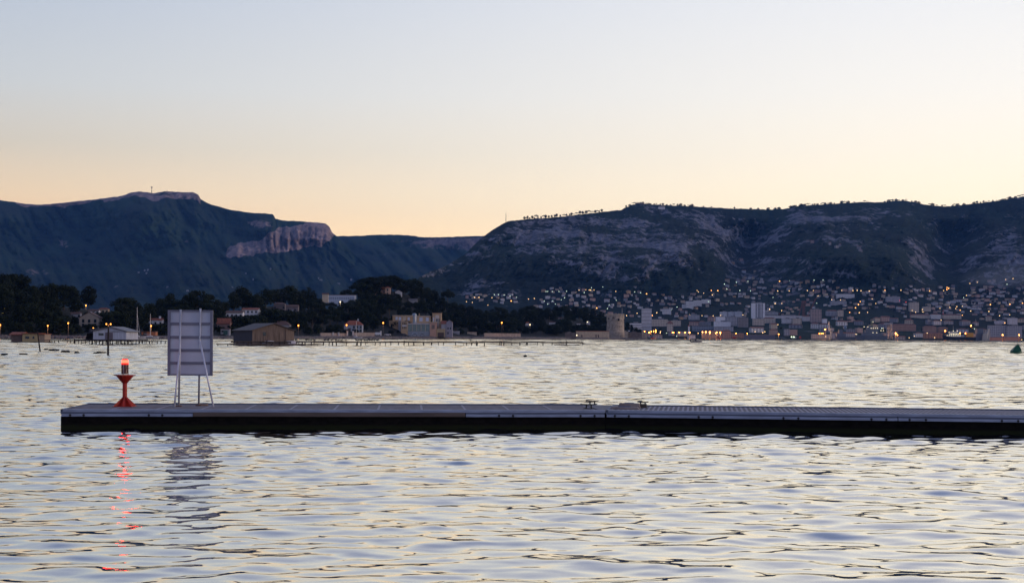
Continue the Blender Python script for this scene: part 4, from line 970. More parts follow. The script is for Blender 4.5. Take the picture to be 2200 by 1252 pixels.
def jetty(lbl, pts, deckt, w, posts, dz=.9, thick=.16, birds=()):
    """thin walkway on leaning posts; pts = photo columns with distances"""
    a = Vector((Xof(pts[0][0], pts[0][1]), pts[0][1], dz)); b = Vector((Xof(pts[1][0], pts[1][1]), pts[1][1], dz))
    r = thing('jetty', lbl, 'jetty', (a.x, a.y, 0)); d = (b-a); ang = math.atan2(d.y, d.x); Ln = d.length; nx, ny = -math.sin(ang), math.cos(ang)
    n = max(1, int(Ln/6))
    for i in range(n):
        p = a+d*((i+.5)/n); m = MB(); m.box((p.x, p.y, dz-thick+random.uniform(-.04,.04)), (Ln/n-.05, w, thick), ang+random.uniform(-.004,.004)); m.build('deck', deckt, r)
    for px in posts:
        t = ((px-pts[0][0])/(pts[1][0]-pts[0][0])); t = t*pts[0][1]/(pts[1][1]+t*(pts[0][1]-pts[1][1]))
        p = a+d*t; s = random.choice((-1, 1, -1)); q = Vector((p.x+nx*s*w*.5, p.y+ny*s*w*.5, 0)); ln = random.uniform(-.15,.15); e = random.choice((0,0,.0,.35))
        m = MB(); m.rod((q.x, q.y, -.6), (q.x+ln, q.y, dz-thick/2+e), random.uniform(.06,.13), n=6); m.build('post', post_m, r)
    return a, d
P2 = [728+k/5.5 for k in (215-265+0,)]
posts_main = [469,489,505,518,530,545,555,569,582,595,608,620,632,638,651,665,679,690,702,719,728,739,761,764,770,772,791,802,812,823,845,851,863,874,885,895,906,914,923,938,957,974,991,998,1008,1019,1029,1037,1044,1068,1073,1077,1095,1113,1127,1137,1139,1151,1163,1171,1181,1212,1247]
ja, jd = jetty('long narrow weathered jetty on leaning posts running out past the wooden boathouse', ((500, 262.), (1248.5, 328.)), mat('jetty_dark', (.045,.036,.034), .9, var=.4, scale=1.5), 1.3, [p for p in posts_main if p > 500], .86, .27)
jetty('short rickety jetty beside the white hut platform behind the framed board', ((292, 300.), (357, 305.)), post_m, .8, list(range(296, 357, 8)), .7, .12)
jetty('broken low jetty with many thin posts left of the white boathouse', ((100, 330.), (168, 300.)), post_m, .8, [104,110,116,122,131,140,147,155,163], .7, .12)
jetty('low broken jetty stub nearer than the long jetty, ending beside its tip', ((1192, 318.), (1243, 322.)), post_m, .6, [1205,1212,1235], .28, .14)
jetty('low mussel-farm walkway with pale planks in front of the wooden boathouse', ((465, 254.), (690, 262.)), plank_m, 1.1, [469,472,490,500,530,560,581,620,632,650,680], .45, .14)

# birds on the jetty: one body each
def bird_mesh():
    m = MB(); prof = [(0,-.30,.0,.02),(0,-.2,.02,.07),(0,-.05,.05,.11),(0,.08,.10,.10),(0,.15,.19,.055),(0,.17,.27,.04),(0,.19,.31,.05),(0,.23,.31,.03),(0,.30,.30,.01)]
    vs, fs, n = [], [], 8
    for _, y, z, r in prof:
        for i in range(n): t = 2*PI*i/n; vs.append((r*math.cos(t), y, z+.16+r*math.sin(t)))
    fs = [(k*n+i, k*n+(i+1)%n, (k+1)*n+(i+1)%n, (k+1)*n+i) for k in range(len(prof)-1) for i in range(n)]+[tuple(range(n)), tuple(range(len(vs)-1, len(vs)-n-1, -1))]
    m.add(vs, fs)
    for s in (-.03, .03): m.rod((s, 0, 0), (s, 0, .14), .012, n=5)
    return m
bm_, bproto = bird_mesh(), None
bird_mat = mat('dark_feathers', (.03,.03,.035), .8)
for i, u in enumerate([105,140,185,230,265,300,345,465,500,530,568,605,622,660,690,712,728]+[-30,-60,-95,-120,-240]):
    px = 680+u/5.5
    t = (px-500)/748.5; t = t*262./(328.+t*(262.-328.)); p = ja+jd*t
    if bproto is None: o = bm_.build('seabird', bird_mat, smooth=True); bproto = o
    else: o = bproto.copy(); COL.objects.link(o)
    sc = random.uniform(1.0, 1.35); o.scale = (sc, sc, sc*random.uniform(.9,1.2)); o.location = (p.x, p.y-random.uniform(-.3,.3), .861); o.rotation_euler = (0,0,random.choice((1,-1))*PI/2+random.uniform(-.5,.5))
    o['category'] = 'bird'; o['group'] = 'dark seabirds on the long jetty'; pend(o, 'dark seabird perched on the long narrow jetty', px)
for px, py, lb in ((1011,731,'dark seabird standing on a post near the middle of the long jetty'),):
    t = (px-500)/748.5; t = t*262./(328.+t*(262.-328.)); p = ja+jd*t; o = bproto.copy(); COL.objects.link(o); o.location = (p.x, p.y, .861); o.scale = (1.5,1.5,1.2); o.rotation_euler = (0,0,PI/2); tag(o, lb, 'bird', 'dark seabirds on the long jetty')
# posts standing alone in the water
def water_post(px0, py0, px1, py1, lbl, r0=.1):
    p = water_at(px0, py0); q = at(px1, py1, p.y); m = MB(); m.rod((p.x, p.y, -.6), (q.x, q.y, q.z), r0, r0*.7, 7); o = m.build('mooring_post', post_m); tag(o, lbl, 'post')
water_post(232, 763, 233, 702, 'tall straight dark stake in the water before the white boathouse', .11)
water_post(88, 755.5, 80.5, 711, 'dark leaning stake in the water before the yellow hut', .09)
water_post(229.5, 733, 224, 706, 'leaning dark stake against the white boathouse door', .12)
water_post(203.5, 735, 203, 707, 'straight dark stake at the white boathouse left corner', .12)
for px, py in ((99,751.5),(112,753),(117,752.5),(123,753),(137,756),(144,756),(165,759),(206,760),(214,759),(221,759.5),(10,763),(50,763)):
    p = water_at(px, py); o = tag(MB().box((p.x, p.y, -.1), (random.uniform(.4,1.1), .5, .28), random.uniform(-.3,.3), (.5,.6)).build('mooring_float', black), None, 'float', 'low dark floats off the huts'); pend(o, 'low dark float lying in the water off the huts', px)

# sailing boats behind the quay
def sailboat(px, ytop, ybase, lbl, stay=None):
    Y = float(Ysh(px))*.985; g = lambda a, b: at(a, b, Y); p = g(px, ybase); p.z = 0
    r = thing('sailing_boat', lbl, 'sailboat', p); hm = mat('yacht_hull', (.5,.48,.48), .4)
    m = MB(); sec = [(-3.2,.7,1.),(-1.5,1.1,1.05),(1,1.1,1.1),(2.8,.6,1.25),(3.8,.05,1.4)]; vs = []
    for xx, hw, hh in sec: vs += [(p.x+xx, p.y-hw, hh),(p.x+xx, p.y-hw*.5, .0),(p.x+xx, p.y+hw*.5, .0),(p.x+xx, p.y+hw, hh)]
    m.add(vs, [(k*4+i, k*4+1+i, k*4+5+i, k*4+4+i) for k in range(4) for i in range(3)]+[(k*4+3, k*4, k*4+4, k*4+7) for k in range(4)]+[(3,2,1,0),(16,17,18,19)]); m.build('hull', hm, r)
    m = MB(); m.box((p.x-.4, p.y, 1.12), (2.8,1.3,.55), 0, (.8,.7)); m.build('cabin', hm, r)
    zt = g(px, ytop).z; m = MB(); m.rod((p.x, p.y, 1.0), (p.x, p.y, zt), .13, .09, 6); m.build('mast', mat('mast_pale', (.6,.58,.6), .4, .2), r)
    m = MB(); m.rod((p.x, p.y, 2.2), (p.x-2.8, p.y, 2.3), .09, n=6); m.build('boom', galv, r)
    if stay: e = g(stay, ybase-2); m = MB(); m.rod((p.x, p.y, zt*.8), (e.x, e.y, 1.3), .06, n=5); m.build('forestay', galv, r)
sailboat(294.5, 660, 724, 'sailing boat with the tallest pale mast and a slanting stay, sails down', 301)
sailboat(322.8, 674, 724, 'sailing boat with the shorter pale mast by the orange kiosk')
sailboat(765.5, 689, 724, 'small white-hulled boat with slim mast before the white-blue house')

# ------------------------------------------------------------------ street lamps of the near shore
lampm = emit('sodium_lamp', (1.0,.33,.055), 4.5); lampw = emit('white_lamp', (1.0,.8,.5), 3)
def street_lamp(px, ytop, ybase, lbl, Y=None, dbl=False, power=420, head=.34, white=False):
    Y = Y or 1.006*float(Ysh(px)); b = at(px, ybase, Y); t = at(px, ytop, Y); x, y = b.x, b.y
    r = thing('street_lamp', lbl, 'street lamp', b, 'orange street lamps along the shore')
    m = MB(); m.rod((x,y,b.z-.5), (x,y,t.z-.1), .11, .07, 6); m.build('pole', mat('lamp_pole', (.12,.1,.1), .6), r)
    hs = (-.9, .9) if dbl else (0,)
    for dx in hs:
        if dbl: m = MB(); m.rod((x,y,t.z-.3), (x+dx,y,t.z), .06, n=5); m.build('arm', mat('lamp_pole', (.1,.1,.1)), r)
        m = MB(); m.ball((x+dx,y-.05,t.z), head*Y/700, 10, 7, (1,1,1.15)); m.build('lamp_head', lampw if white else lampm, r, smooth=True)
        m = MB(); m.rod((x+dx,y-.05,t.z+head*Y/700*1.1), (x+dx,y-.05,t.z+head*Y/700*1.1+.18), .3, .12, 8); m.build('cap', bolt_m, r)
    ld = bpy.data.lights.new('lamp_light', 'POINT'); ld.energy = power; ld.color = (1.,.85,.6) if white else (1.,.45,.12); ld.shadow_soft_size = .4; lo = bpy.data.objects.new('lamp_light', ld); COL.objects.link(lo); lo.parent = r; lo.location = (0, -1.2, t.z-b.z-.9); lo.visible_glossy = False
for px, yt, yb, lb, kw in ((.5,698,722,'orange street lamp at the very end of the far quay',{}),(102.5,699.5,722,'orange street lamp right of the yellow hut',{}),(146.5,694,721,'orange street lamp between the yellow hut and the white boathouse',{}),
    (184.5,656,672,'orange lamp highest in the wood over the bluish-white villa',{'Y':760.}),(200.5,705,722,'orange lamp showing over the left corner of the white boathouse',{'Y':575.}),(233,696,722,'twin-headed orange street lamp over the white boathouse roof',{'dbl':True,'Y':590.}),
    (324.5,700,722,'orange street lamp between the shorter mast and the framed board',{}),(641,699,720,'orange street lamp just right of the wooden boathouse',{}),(744.5,698,719,'orange street lamp before the white-blue house',{}),(823,693.5,719,'orange street lamp left of the mansion, over the garage',{}),
    (965.5,692.5,719,'orange street lamp against the grey annexe',{'power':900}),(1078,693,719,'lone orange street lamp among the low shore trees',{'power':900}),(731,648.5,656,'small warm lamp under the long pale hilltop building',{'Y':930.,'white':True,'head':.28}),(247,686,700,'small dim warm lamp in the wood right of the pediment house',{'Y':700.,'head':.16,'power':100}),
    (1138.5,697,704,'small white lamp by the tiny white cottage in the shore trees',{'white':True,'head':.24}),(1262,691.5,702,'small white lamp behind the fort curtain wall',{'white':True,'head':.22,'power':150}),(1239,720,725,'white lamp at the left foot of the cream fort wall',{'white':True,'head':.24,'power':150}),(537,634,645,'tiny white lamp between hilltop pines over the villas',{'Y':900.,'white':True,'head':.14,'power':40})):
    street_lamp(px, yt, yb, lb, **kw)
for py, lb in ((661,'upper of two tiny yellow lit windows in the wood over the far quay'),(671,'lower of two tiny yellow lit windows in the wood over the far quay')):
    p = at(8, py, 640); r = thing('lit_window', lb, 'window', p); MB().span(p.x-.35, p.x+.35, p.y-.05, p.y+.05, p.z-.5, p.z+.5).build('pane', emit('yellow_window', (1.,.75,.2), 2.5), r); MB().span(p.x-1.6, p.x+1.6, p.y+.06, p.y+3, p.z-1.6, p.z+1.2).build('wall', dark_w, r)

# ------------------------------------------------------------------ the wood
random.seed(21)
def blocked(px, top, base, Y, half):
    for x0, x1, y0, y1, YY in EXCL:
        if Y < YY+4 and px+half*.75 > x0 and px-half*.75 < x1 and top < y1-(y1-y0)*.25 and base > y0: return True
    return False
nt_ = 0
def plant_on(px, top, base, kind, wide, where):
    global nt_
    e, Y = groundpt(px, base); Y += 3; tree(kind, at(px, base, Y), (base-top)*Y/F, wide, '%s %s %s' % (KW[kind], where, zone(px)), px, 'trees of the headland wood'); nt_ += 1; return True
def plant(px, top, base, kind, wide, where, force=False):
    if force: return plant_on(px, top, base, kind, wide, where)
    global nt_
    e, Y = groundpt(px, base); hpx = base-top; h = hpx*Y/F
    half = h*wide*{'round':.42,'umbrella':.55,'column':.14,'bush':.62,'tall':.3}[kind]*F/Y
    if blocked(px, top, base, Y, half):
        for x0, x1, y0, y1, YY in EXCL:
            if Y < YY+4 and px+half*.75 > x0 and px-half*.75 < x1 and top < y1-(y1-y0)*.25 and base > y0: top = max(top, y1-(y1-y0)*.2)
        if base-top < 5: return False
        hpx = base-top; h = hpx*Y/F; kind = 'bush'; wide = random.uniform(1.0, 1.6)
    tree(kind, at(px, base, Y), h, wide, '%s %s %s' % (KW[kind], where, zone(px)), px, 'trees of the headland wood'); nt_ += 1; return True
# skyline row
for px, top, kind, w in ((-30,588,'round',1.15),(6,588,'round',1.1),(30,586,'umbrella',1.1),(46,587,'round',.9),(70,612,'round',1),(92,612,'round',1.),(113,607,'round',1.1),(136,610,'umbrella',1),(155,613,'round',1),(176,617,'tall',1.3),(190,614,'round',1.),(212,621,'round',1.1),(228,630,'round',.9),(246,636,'round',1),(265,637,'umbrella',1),(282,639,'round',1.1),(303,652,'bush',.8),(322,650,'round',1.1),(340,649,'round',.9),
    (365,629,'round',.95),(392,642,'round',.8),(412,628,'round',1.1),(428,622,'umbrella',1.15),(445,636,'round',1),(466,642,'round',1),(485,640,'round',1),(502,624,'tall',1),(520,615,'round',1.2),(533,626,'round',.9),(552,630,'round',.9),(571,619,'round',1.1),(590,620,'round',1.),(606,617,'tall',1.5),(624,612,'round',1.3),(640,625,'round',1),(652,622,'column',1.5),(663,617,'column',1.6),(674,624,'column',1.4),(686,640,'round',1),(746,620,'umbrella',.8),(775,606,'umbrella',1.3),(788,596,'umbrella',1.3),(806,593,'umbrella',1.3),(822,594,'umbrella',1.2),(840,590,'umbrella',1.3),(852,594,'round',1.0),(868,600,'umbrella',1.2),(886,598,'umbrella',1.2),(903,608,'tall',1.3),(918,616,'round',1.),(932,622,'round',1.1),(948,637,'round',1),(962,622,'umbrella',.8),(976,648,'round',1),(992,652,'round',1),(1010,656,'round',1.1),(1028,662,'round',1),(1046,666,'round',1),(1068,658,'umbrella',1.1),(1085,662,'round',.9),(1104,664,'round',1),(1122,660,'round',1),(1140,655,'umbrella',1.2),(1158,660,'round',1.1),(1176,660,'round',1),(1196,657,'round',1.2),(1216,655,'umbrella',1.2),(1236,657,'round',1.2),(1256,658,'round',1.1),(1274,662,'round',1.1),(1290,668,'round',1),(1301,678,'round',.9),(1349,690,'round',.8),(1357,697,'round',.7),(1366,703,'bush',1.),(1373,707,'bush',.9)):
    gb = np.interp(px, gr_x, gr_y); hpx = max(16, 11.5*F/(1.2*Ysh(px)))
    base = min(top+hpx*random.uniform(.95,1.15), 719)
    if px > 1340: base = min(top+20, 721)
    if 730 < px < 945: plant(px, top, gb+2, kind, w, 'on the skyline', True)
    else: plant(px, top, max(base, gb+1), kind, w, 'on the skyline')
for px in np.arange(766, 940, 9.): plant(float(px)+random.uniform(-3,3), float(skyl(px))+random.uniform(3,12), float(np.interp(px, gr_x, gr_y))+1, random.choice(('round','umbrella','round')), random.uniform(1.1,1.5), 'just under the skyline', True)
# hillside rows
rows_ = [(.86,'high on the slope'),(.7,'high on the slope'),(.54,'halfway up the slope'),(.4,'halfway up the slope'),(.27,'low on the slope'),(.15,'low on the slope'),(.05,'at the wood foot')]
for e, wh in rows_:
    px = -30+random.uniform(0,15)
    while px < 1312:
        sc = 11*F/(1.1*Ysh(px)); 
        gb = np.interp(px, gr_x, gr_y); base = 720-(720-gb)*e+random.uniform(-2,2)
        if 720-gb < 22 and e in (.7,.4,.15): px += 20; continue
        hp = sc*random.uniform(.75,1.15); top = base-hp; sl = skyl(px)
        if top < sl+3: top = sl+3+random.uniform(0,4)
        if base-top > 9:
            k = random.choice(('round','round','round','umbrella','tall','bush')) if e > .1 else random.choice(('bush','round','bush'))
            if k == 'bush': top = base-(base-top)*.55
            plant(px, top, base, k, random.uniform(.95,1.3), wh)
        px += sc*random.uniform(.42,.72)
print('TREES', nt_)

# ------------------------------------------------------------------ the town under the mountain
random.seed(99)
CZ = ((1130,'over the wood'),(1215,'behind the shore wood'),(1300,'behind the fort wood'),(1375,'behind the fort tower'),(1415,'by the striped white tower'),(1462,'right of the striped white tower'),(1535,'around the stepped white slab'),(1605,'near three pale blocks'),(1655,'around the tall white tower'),(1738,'left of the rust-red crane'),(1800,'around the brown grid tower'),(1850,'left of the grey warship'),(1915,'behind the grey warship'),(1985,'over the orange barracks'),(2040,'by the red-white chimney'),(2100,'above the lit dark ship'),(2150,'above the lit quay sheds'),(9999,'at the harbour end'))
def czone(px):
    for a, t in CZ:
        if px < a: return t
def cband(px, py):
    h = hor(px)-py
    return 'on the quay' if h < 12 else 'in the lower town' if h < 42 else 'low on the hillside' if h < 85 else 'high on the hillside'
lum = {'white':(.56,.56,.6),'cream':(.50,.42,.34),'pink':(.46,.32,.29),'grey':(.26,.265,.31),'ochre':(.42,.28,.17)}
FAC = {k: facade('town_'+k, v, sx_=2.6, sz_=2.8) for k, v in lum.items()}
flatr = mat('flat_roof', (.19,.19,.21), .9, var=.2, scale=.3)
town_roof = mat('town_tiles', (.2,.10,.08), .9, var=.3, scale=.4)
HM = {}
def house_mesh(col, style):
    if (col, style) in HM: return HM[(col, style)]
    m = MB()
    if style == 'gable': m.gable_wall((0,0,-4), (10,8), 10, 1.8, axis='x'); m.cur = 1; m.gable((0,0,6.02), (10,8), 1.8, axis='x', thick=.25)
    elif style == 'hip': m.span(-5,5,-4,4,-4,6); m.cur = 1; m.hip((0,0,6.02), (10,8), 2.0, over=.5)
    else: m.span(-5,5,-4,4,-4,6.5); m.cur = 1; m.span(-5.1,5.1,-4.1,4.1,6.502,6.8); m.span(-1.5,1,-1,1.5,6.803,8.)
    me = bpy.data.meshes.new('house'); me.from_pydata([tuple(v) for v in m.v], [], m.f); me.materials.append(FAC[col]); me.materials.append(flatr if style == 'flat' else town_roof)
    me.polygons.foreach_set('material_index', m.mi); me.update(); HM[(col, style)] = me; return me
OCC = []
def free(x0, x1, y0, y1, pad=.5):
    for a, b, c, d in OCC:
        if x0 < b+pad and x1 > a-pad and y0 < d+pad and y1 > c-pad: return False
    return True
SN = {'gable':'terracotta gable roof','hip':'terracotta hipped roof','flat':'flat roof'}
def town_house(px, pb, w, h, col, style, kind='house', force=False):
    if not force and not free(px-w/2, px+w/2, pb-h, pb, -.4): return False
    OCC.append((px-w/2, px+w/2, pb-h, pb)); p = hillC.point(px, pb); k = p.y/F
    o = bpy.data.objects.new(kind, house_mesh(col, style)); COL.objects.link(o); o.location = p
    o.rotation_euler = (0,0,random.uniform(-.45,.45)); o.scale = (w*k/10.5, random.uniform(.8,1.3), h*k/7.2)
    o['category'] = {'house':'house','villa':'villa'}.get(kind, 'building'); o['group'] = {'house':'houses of the hillside town','villa':'little villas scattered over the town slope'}.get(kind, 'blocks of the harbour town')
    sz = 'small' if w < 8.5 else 'wide' if w > 12 else 'mid-sized'
    pend(o, '%s %s, %s %s' % (col, {'house':'house','villa':'villa'}.get(kind, 'block'), {'gable':'gabled','hip':'hipped','flat':'flat-topped'}[style], cband(px, pb)+' '+czone(px)), px); return True
# landmark blocks -------------------------------------------------------
def block(px0, px1, py0, py1, lbl, m, dep=14, cat='apartment block', Y=None, roofm=None, rot=0., floors=0, fm=None, name='apartment_block', roof='flat', pent=True):
    Y = Y or hillC.point((px0+px1)/2, py1).y; a, b = at(px0, py1, Y), at(px1, py1, Y); z0 = (a.z+b.z)/2; z1 = at((px0+px1)/2, py0, Y).z
    OCC.append((px0, px1, py0, py1)); w = b.x-a.x; c = ((a.x+b.x)/2, Y+dep/2)
    r = thing(name, lbl, cat, (c[0], c[1], z0)); B = MB(); B.box((*c, z0-4), (w, dep, z1-z0+4), rot); B.build('wall', m, r)
    B = MB()
    if roof == 'hip': B.hip((*c, z1+.02), (w, dep), min(w, dep)*.22, rot)
    else:
        B.box((*c, z1+.003), (w+.3, dep+.3, .5), rot)
        if pent: B.box((c[0]+w*.1, c[1], z1+.506), (w*.35, dep*.5, 2.2), rot)
    B.build('roof', roofm or (town_roof if roof == 'hip' else flatr), r)
    for i in range(floors):
        zz = z0+(z1-z0)*(i+.55)/floors; B = MB(); B.span(a.x-.2, b.x+.2, Y-1.1, Y-.02, zz-(z1-z0)/floors*.34, zz+(z1-z0)/floors*.28); B.build('balcony', fm or white_t, r)
    return r
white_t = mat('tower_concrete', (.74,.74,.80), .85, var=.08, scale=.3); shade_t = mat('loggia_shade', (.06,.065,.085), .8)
conc = mat('pale_concrete', (.52,.52,.57), .85, var=.12, scale=.3)
Fw = facade('tower_white_grid', (.70,.71,.76), (.07,.075,.10), 2.6, 2.9, .5, .55); Fb = facade('tower_brown_grid', (.42,.33,.32), (.07,.07,.09), 3.4, 3.0, .55, .6); Fc = facade('apartment_cream', (.56,.49,.43), (.08,.075,.08), 3.4, 3.2, .45, .5)
Fg = facade('apartment_grey', (.36,.37,.43), (.06,.07,.09), 3.2, 3.1, .45, .5)
r = block(1378.5, 1399.5, 663, 711, 'tall white apartment tower striped by sixteen dark floors, right of the fort', shade_t, 14, 'tower block', floors=16, name='tower_block')
block(1350, 1378, 694, 712, 'low striped grey-white slab joined to the left of the striped tower', shade_t, 12, floors=5)
block(1400, 1434, 686, 701, 'cream apartment slab with vertical grid right of the striped tower', Fc, 14)
block(1434, 1463, 689, 700, 'paler cream slab stepping down right of the vertical grid slab', Fc, 12)
for i, (a, b, c, d, lb) in enumerate(((1466,1476,654,662.5,'lowest left volume of the stepped white slab block'),(1474,1490,647,662,'second volume from left of the stepped white slab block'),(1490,1508,645,657,'third volume from left of the stepped white slab block'),(1508,1527,643.3,652,'highest right volume of the stepped white slab block'))):
    block(a, b, c, d, lb, Fw, 12)
for a, b, c, d, lb, m in ((1548,1563,669.5,682,'left of three pale blocks with turquoise-white fronts',Fw),(1564,1578,670,682,'middle of three pale blocks with turquoise-white fronts',Fw),(1579,1594.5,669,682,'right of three pale blocks, its flank lit warm',Fw),(1539,1559,680.5,695,'blank white cube-like harbour building with one dark strip',white_t),(1560,1586,681,700,'broad grey block right of the blank white building',Fg),(1586,1608,682,703,'brownish-grey curved-front block left of the dark gap',facade('apt_brown',(.24,.22,.23),(.07,.07,.08),3.,3.)),
    (1535,1570,691,702,'long white low block under the blank white building',white_t),(1424,1442,664,675,'small white tiered block on the wooded rise left of centre',Fw)):
    block(a, b, c, d, lb, m, 13)
block(1480, 1503, 676.5, 687, 'dull purple-grey block under the warm hillside lamps', Fg, 12)
t4 = block(1616, 1643.5, 651, 685, 'tallest white tower with grey window grid between blank side panels', white_t, 16, 'tower block', name='tower_block')
YY = ORG[t4.name].y-8; B = MB(); B.span(at(1623,670,YY).x, at(1639,670,YY).x, YY-.25, YY-.02, at(1630,684,YY).z, at(1630,652,YY).z); B.build('window_bay', facade('bay_grid', (.40,.41,.46), (.06,.07,.09), 2.4, 3., .5, .6), t4)
for px in (1627.2, 1635): B = MB(); B.span(at(px-.6,670,YY).x, at(px+.6,670,YY).x, YY-.6, YY-.26, at(1630,684,YY).z, at(1630,652,YY).z); B.build('fin', white_t, t4)
t5 = block(1743, 1765, 664.5, 693, 'brown tower with even square window grid right of the rust-red crane', Fb, 14, 'tower block', name='tower_block')
block(1955, 1974.5, 649.5, 670, 'pinkish-grey tower block with small windows on the lower hillside', Fc, 12, 'tower block', name='tower_block')
for a, b, c, d, lb, m in ((1798,1836,631.5,641,'long white school-like block with one dark strip on the hillside',Fw),(1785,1819,647,655,'grey arcaded block below the white school-like block',Fg),(1905,1934,637.5,649,'grey-green slab block with red lamp at its corner',Fg),(1801,1812,667,680,'cream end tower of a long apartment row',Fc),(1776,1801,668,679,'grey half of a long apartment row',Fg),(1984,2000,659,669,'pinkish block right of the lower hillside tower',Fc),(2003,2016,649,656,'mauve small block on the hillside over the chimney',Fg),
    (1642,1672,670,677,'long mauve hall right of the tallest tower',Fg),(1642,1730,678,684,'long grey concrete terrace running to the crane foot',conc),(1640,1666,684,694,'orange-tinted block at the foot of the tallest tower',Fc),(1618,1642,685,699,'cream block under the tallest tower',Fc),(1681,1701,685,695,'white block with three windows left of the dark tree clump',Fw),(1704,1722,684,696,'pale block with stepped front right of the dark tree clump',Fc),(1726,1743,680,690,'pale lit low block left of the brown grid tower',conc),
    (1768,1777,685,694,'white boxy building right of the brown grid tower',white_t),(2168,2186,683,697,'pale gabled clock-like building at the harbour end',conc),(1958,2000,677,684,'long pale barrack row with arches over the orange ones',Fc),(2000,2022,676,685,'white range left of the red-white chimney',Fw),(2026,2066,677,685,'ochre-grey range right of the red-white chimney',Fc),(2140,2160,689,696,'white flat shed among mauve houses near the harbour end',conc),(2126,2162,699,726,'tall grey dockside building with dark gate openings, left half',Fg),(2163,2196,700,726,'tall grey dockside building with dark gate openings, right half',Fg)):
    block(a, b, c, d, lb, m, 12, 'building', name='town_building', roof='hip' if 'row' in lb or 'range' in lb else 'flat', pent='row' not in lb)
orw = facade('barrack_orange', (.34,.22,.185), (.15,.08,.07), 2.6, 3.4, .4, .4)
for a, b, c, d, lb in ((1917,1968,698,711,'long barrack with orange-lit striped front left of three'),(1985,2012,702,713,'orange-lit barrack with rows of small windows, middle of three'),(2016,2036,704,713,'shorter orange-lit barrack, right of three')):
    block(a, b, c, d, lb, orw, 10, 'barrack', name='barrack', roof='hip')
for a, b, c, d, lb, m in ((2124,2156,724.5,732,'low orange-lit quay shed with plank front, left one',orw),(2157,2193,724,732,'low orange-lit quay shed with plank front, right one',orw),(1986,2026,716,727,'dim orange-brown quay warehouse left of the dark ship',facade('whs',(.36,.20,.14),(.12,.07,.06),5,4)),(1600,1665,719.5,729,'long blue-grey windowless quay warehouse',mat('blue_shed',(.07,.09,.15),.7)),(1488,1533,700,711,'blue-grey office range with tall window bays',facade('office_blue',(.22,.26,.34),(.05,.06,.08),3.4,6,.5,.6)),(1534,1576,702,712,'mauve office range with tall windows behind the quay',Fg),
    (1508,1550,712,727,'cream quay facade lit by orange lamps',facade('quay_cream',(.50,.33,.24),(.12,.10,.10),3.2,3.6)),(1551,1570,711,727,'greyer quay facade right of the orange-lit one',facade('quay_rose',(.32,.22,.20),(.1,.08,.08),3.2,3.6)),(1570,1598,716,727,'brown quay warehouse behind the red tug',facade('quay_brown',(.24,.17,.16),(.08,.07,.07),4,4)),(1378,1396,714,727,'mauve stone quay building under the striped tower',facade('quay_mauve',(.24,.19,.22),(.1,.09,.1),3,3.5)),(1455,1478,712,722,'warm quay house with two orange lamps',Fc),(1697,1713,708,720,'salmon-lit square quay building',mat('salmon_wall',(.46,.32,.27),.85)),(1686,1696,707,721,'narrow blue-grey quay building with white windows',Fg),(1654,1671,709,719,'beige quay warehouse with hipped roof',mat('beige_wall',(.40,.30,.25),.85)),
    (1745,1790,718,728,'low pale quay hall with lit doorway',Fc),(1790,1838,716,728,'low grey quay hall left of the warship',Fg)):
    block(a, b, c, d, lb, m, 10, 'quay building', name='quay_building', roof='hip' if 'hip' in lb or 'facade' in lb else 'flat', pent=False)
def small_tower(px0, px1, py0, py1, lbl, m, cap='hip', nm='tower'):
    Y = hillC.point((px0+px1)/2, py1).y-4; a, b = at(px0, py1, Y), at(px1, py1, Y); z1 = at((px0+px1)/2, py0, Y).z; w = b.x-a.x; c = (a.x+b.x)/2
    r = thing(nm, lbl, 'tower', (c, Y, a.z)); B = MB(); B.box((c, Y+w/2, a.z-3), (w, w, z1-a.z+3)); B.build('shaft', m, r)
    B = MB(); B.box((c, Y+w/2, z1+.003), (w*1.15, w*1.15, w*.5), 0, (.2,.2)); B.build('roof', town_roof, r); OCC.append((px0, px1, py0, py1))
small_tower(1434, 1446, 695, 712, 'square cream tower with dark niche between quay trees', Fc)
small_tower(1478.5, 1482, 701, 716, 'slim white floodlit column rising behind the quay', white_t)
def chimney():
    Y = hillC.point(2026, 684).y; p = at(2026, 684, Y); q = at(2026, 666.5, Y); h = q.z-p.z; r = thing('chimney', 'slender red-and-white chimney standing over the long ranges', 'chimney', p)
    B = MB(); B.rod((p.x,Y,p.z-1), (p.x,Y,p.z+h*.5), 1.3, 1.0); B.build('white_shaft', white_t, r); B = MB(); B.rod((p.x,Y,p.z+h*.5), (p.x,Y,p.z+h*.7), 1.01, .95); B.build('red_band', mat('chimney_red', (.5,.05,.05), .7), r)
    B = MB(); B.rod((p.x,Y,p.z+h*.7), (p.x,Y,p.z+h*.82), .96, .9); B.build('white_band', white_t, r); B = MB(); B.rod((p.x,Y,p.z+h*.82), (p.x,Y,p.z+h), .91, .85); B.build('red_band', MATS['chimney_red'], r)
chimney()
def lattice(r, nm, p, q, w, m, n=6, th=.35):
    """four-legged lattice between two points"""
    p, q = Vector(p), Vector(q); d = (q-p).normalized(); a = d.orthogonal().normalized(); b = d.cross(a)
    B = MB(); C4 = [a*w/2+b*w/2, a*w/2-b*w/2, -a*w/2-b*w/2, -a*w/2+b*w/2]
    for c in C4: B.rod(p+c, q+c, th, n=4)
    for i in range(n):
        for j in range(4): B.rod(p+(q-p)*(i/n)+C4[j], p+(q-p)*((i+1)/n)+C4[(j+1)%4], th*.6, n=4)
    return B.build(nm, m, r)
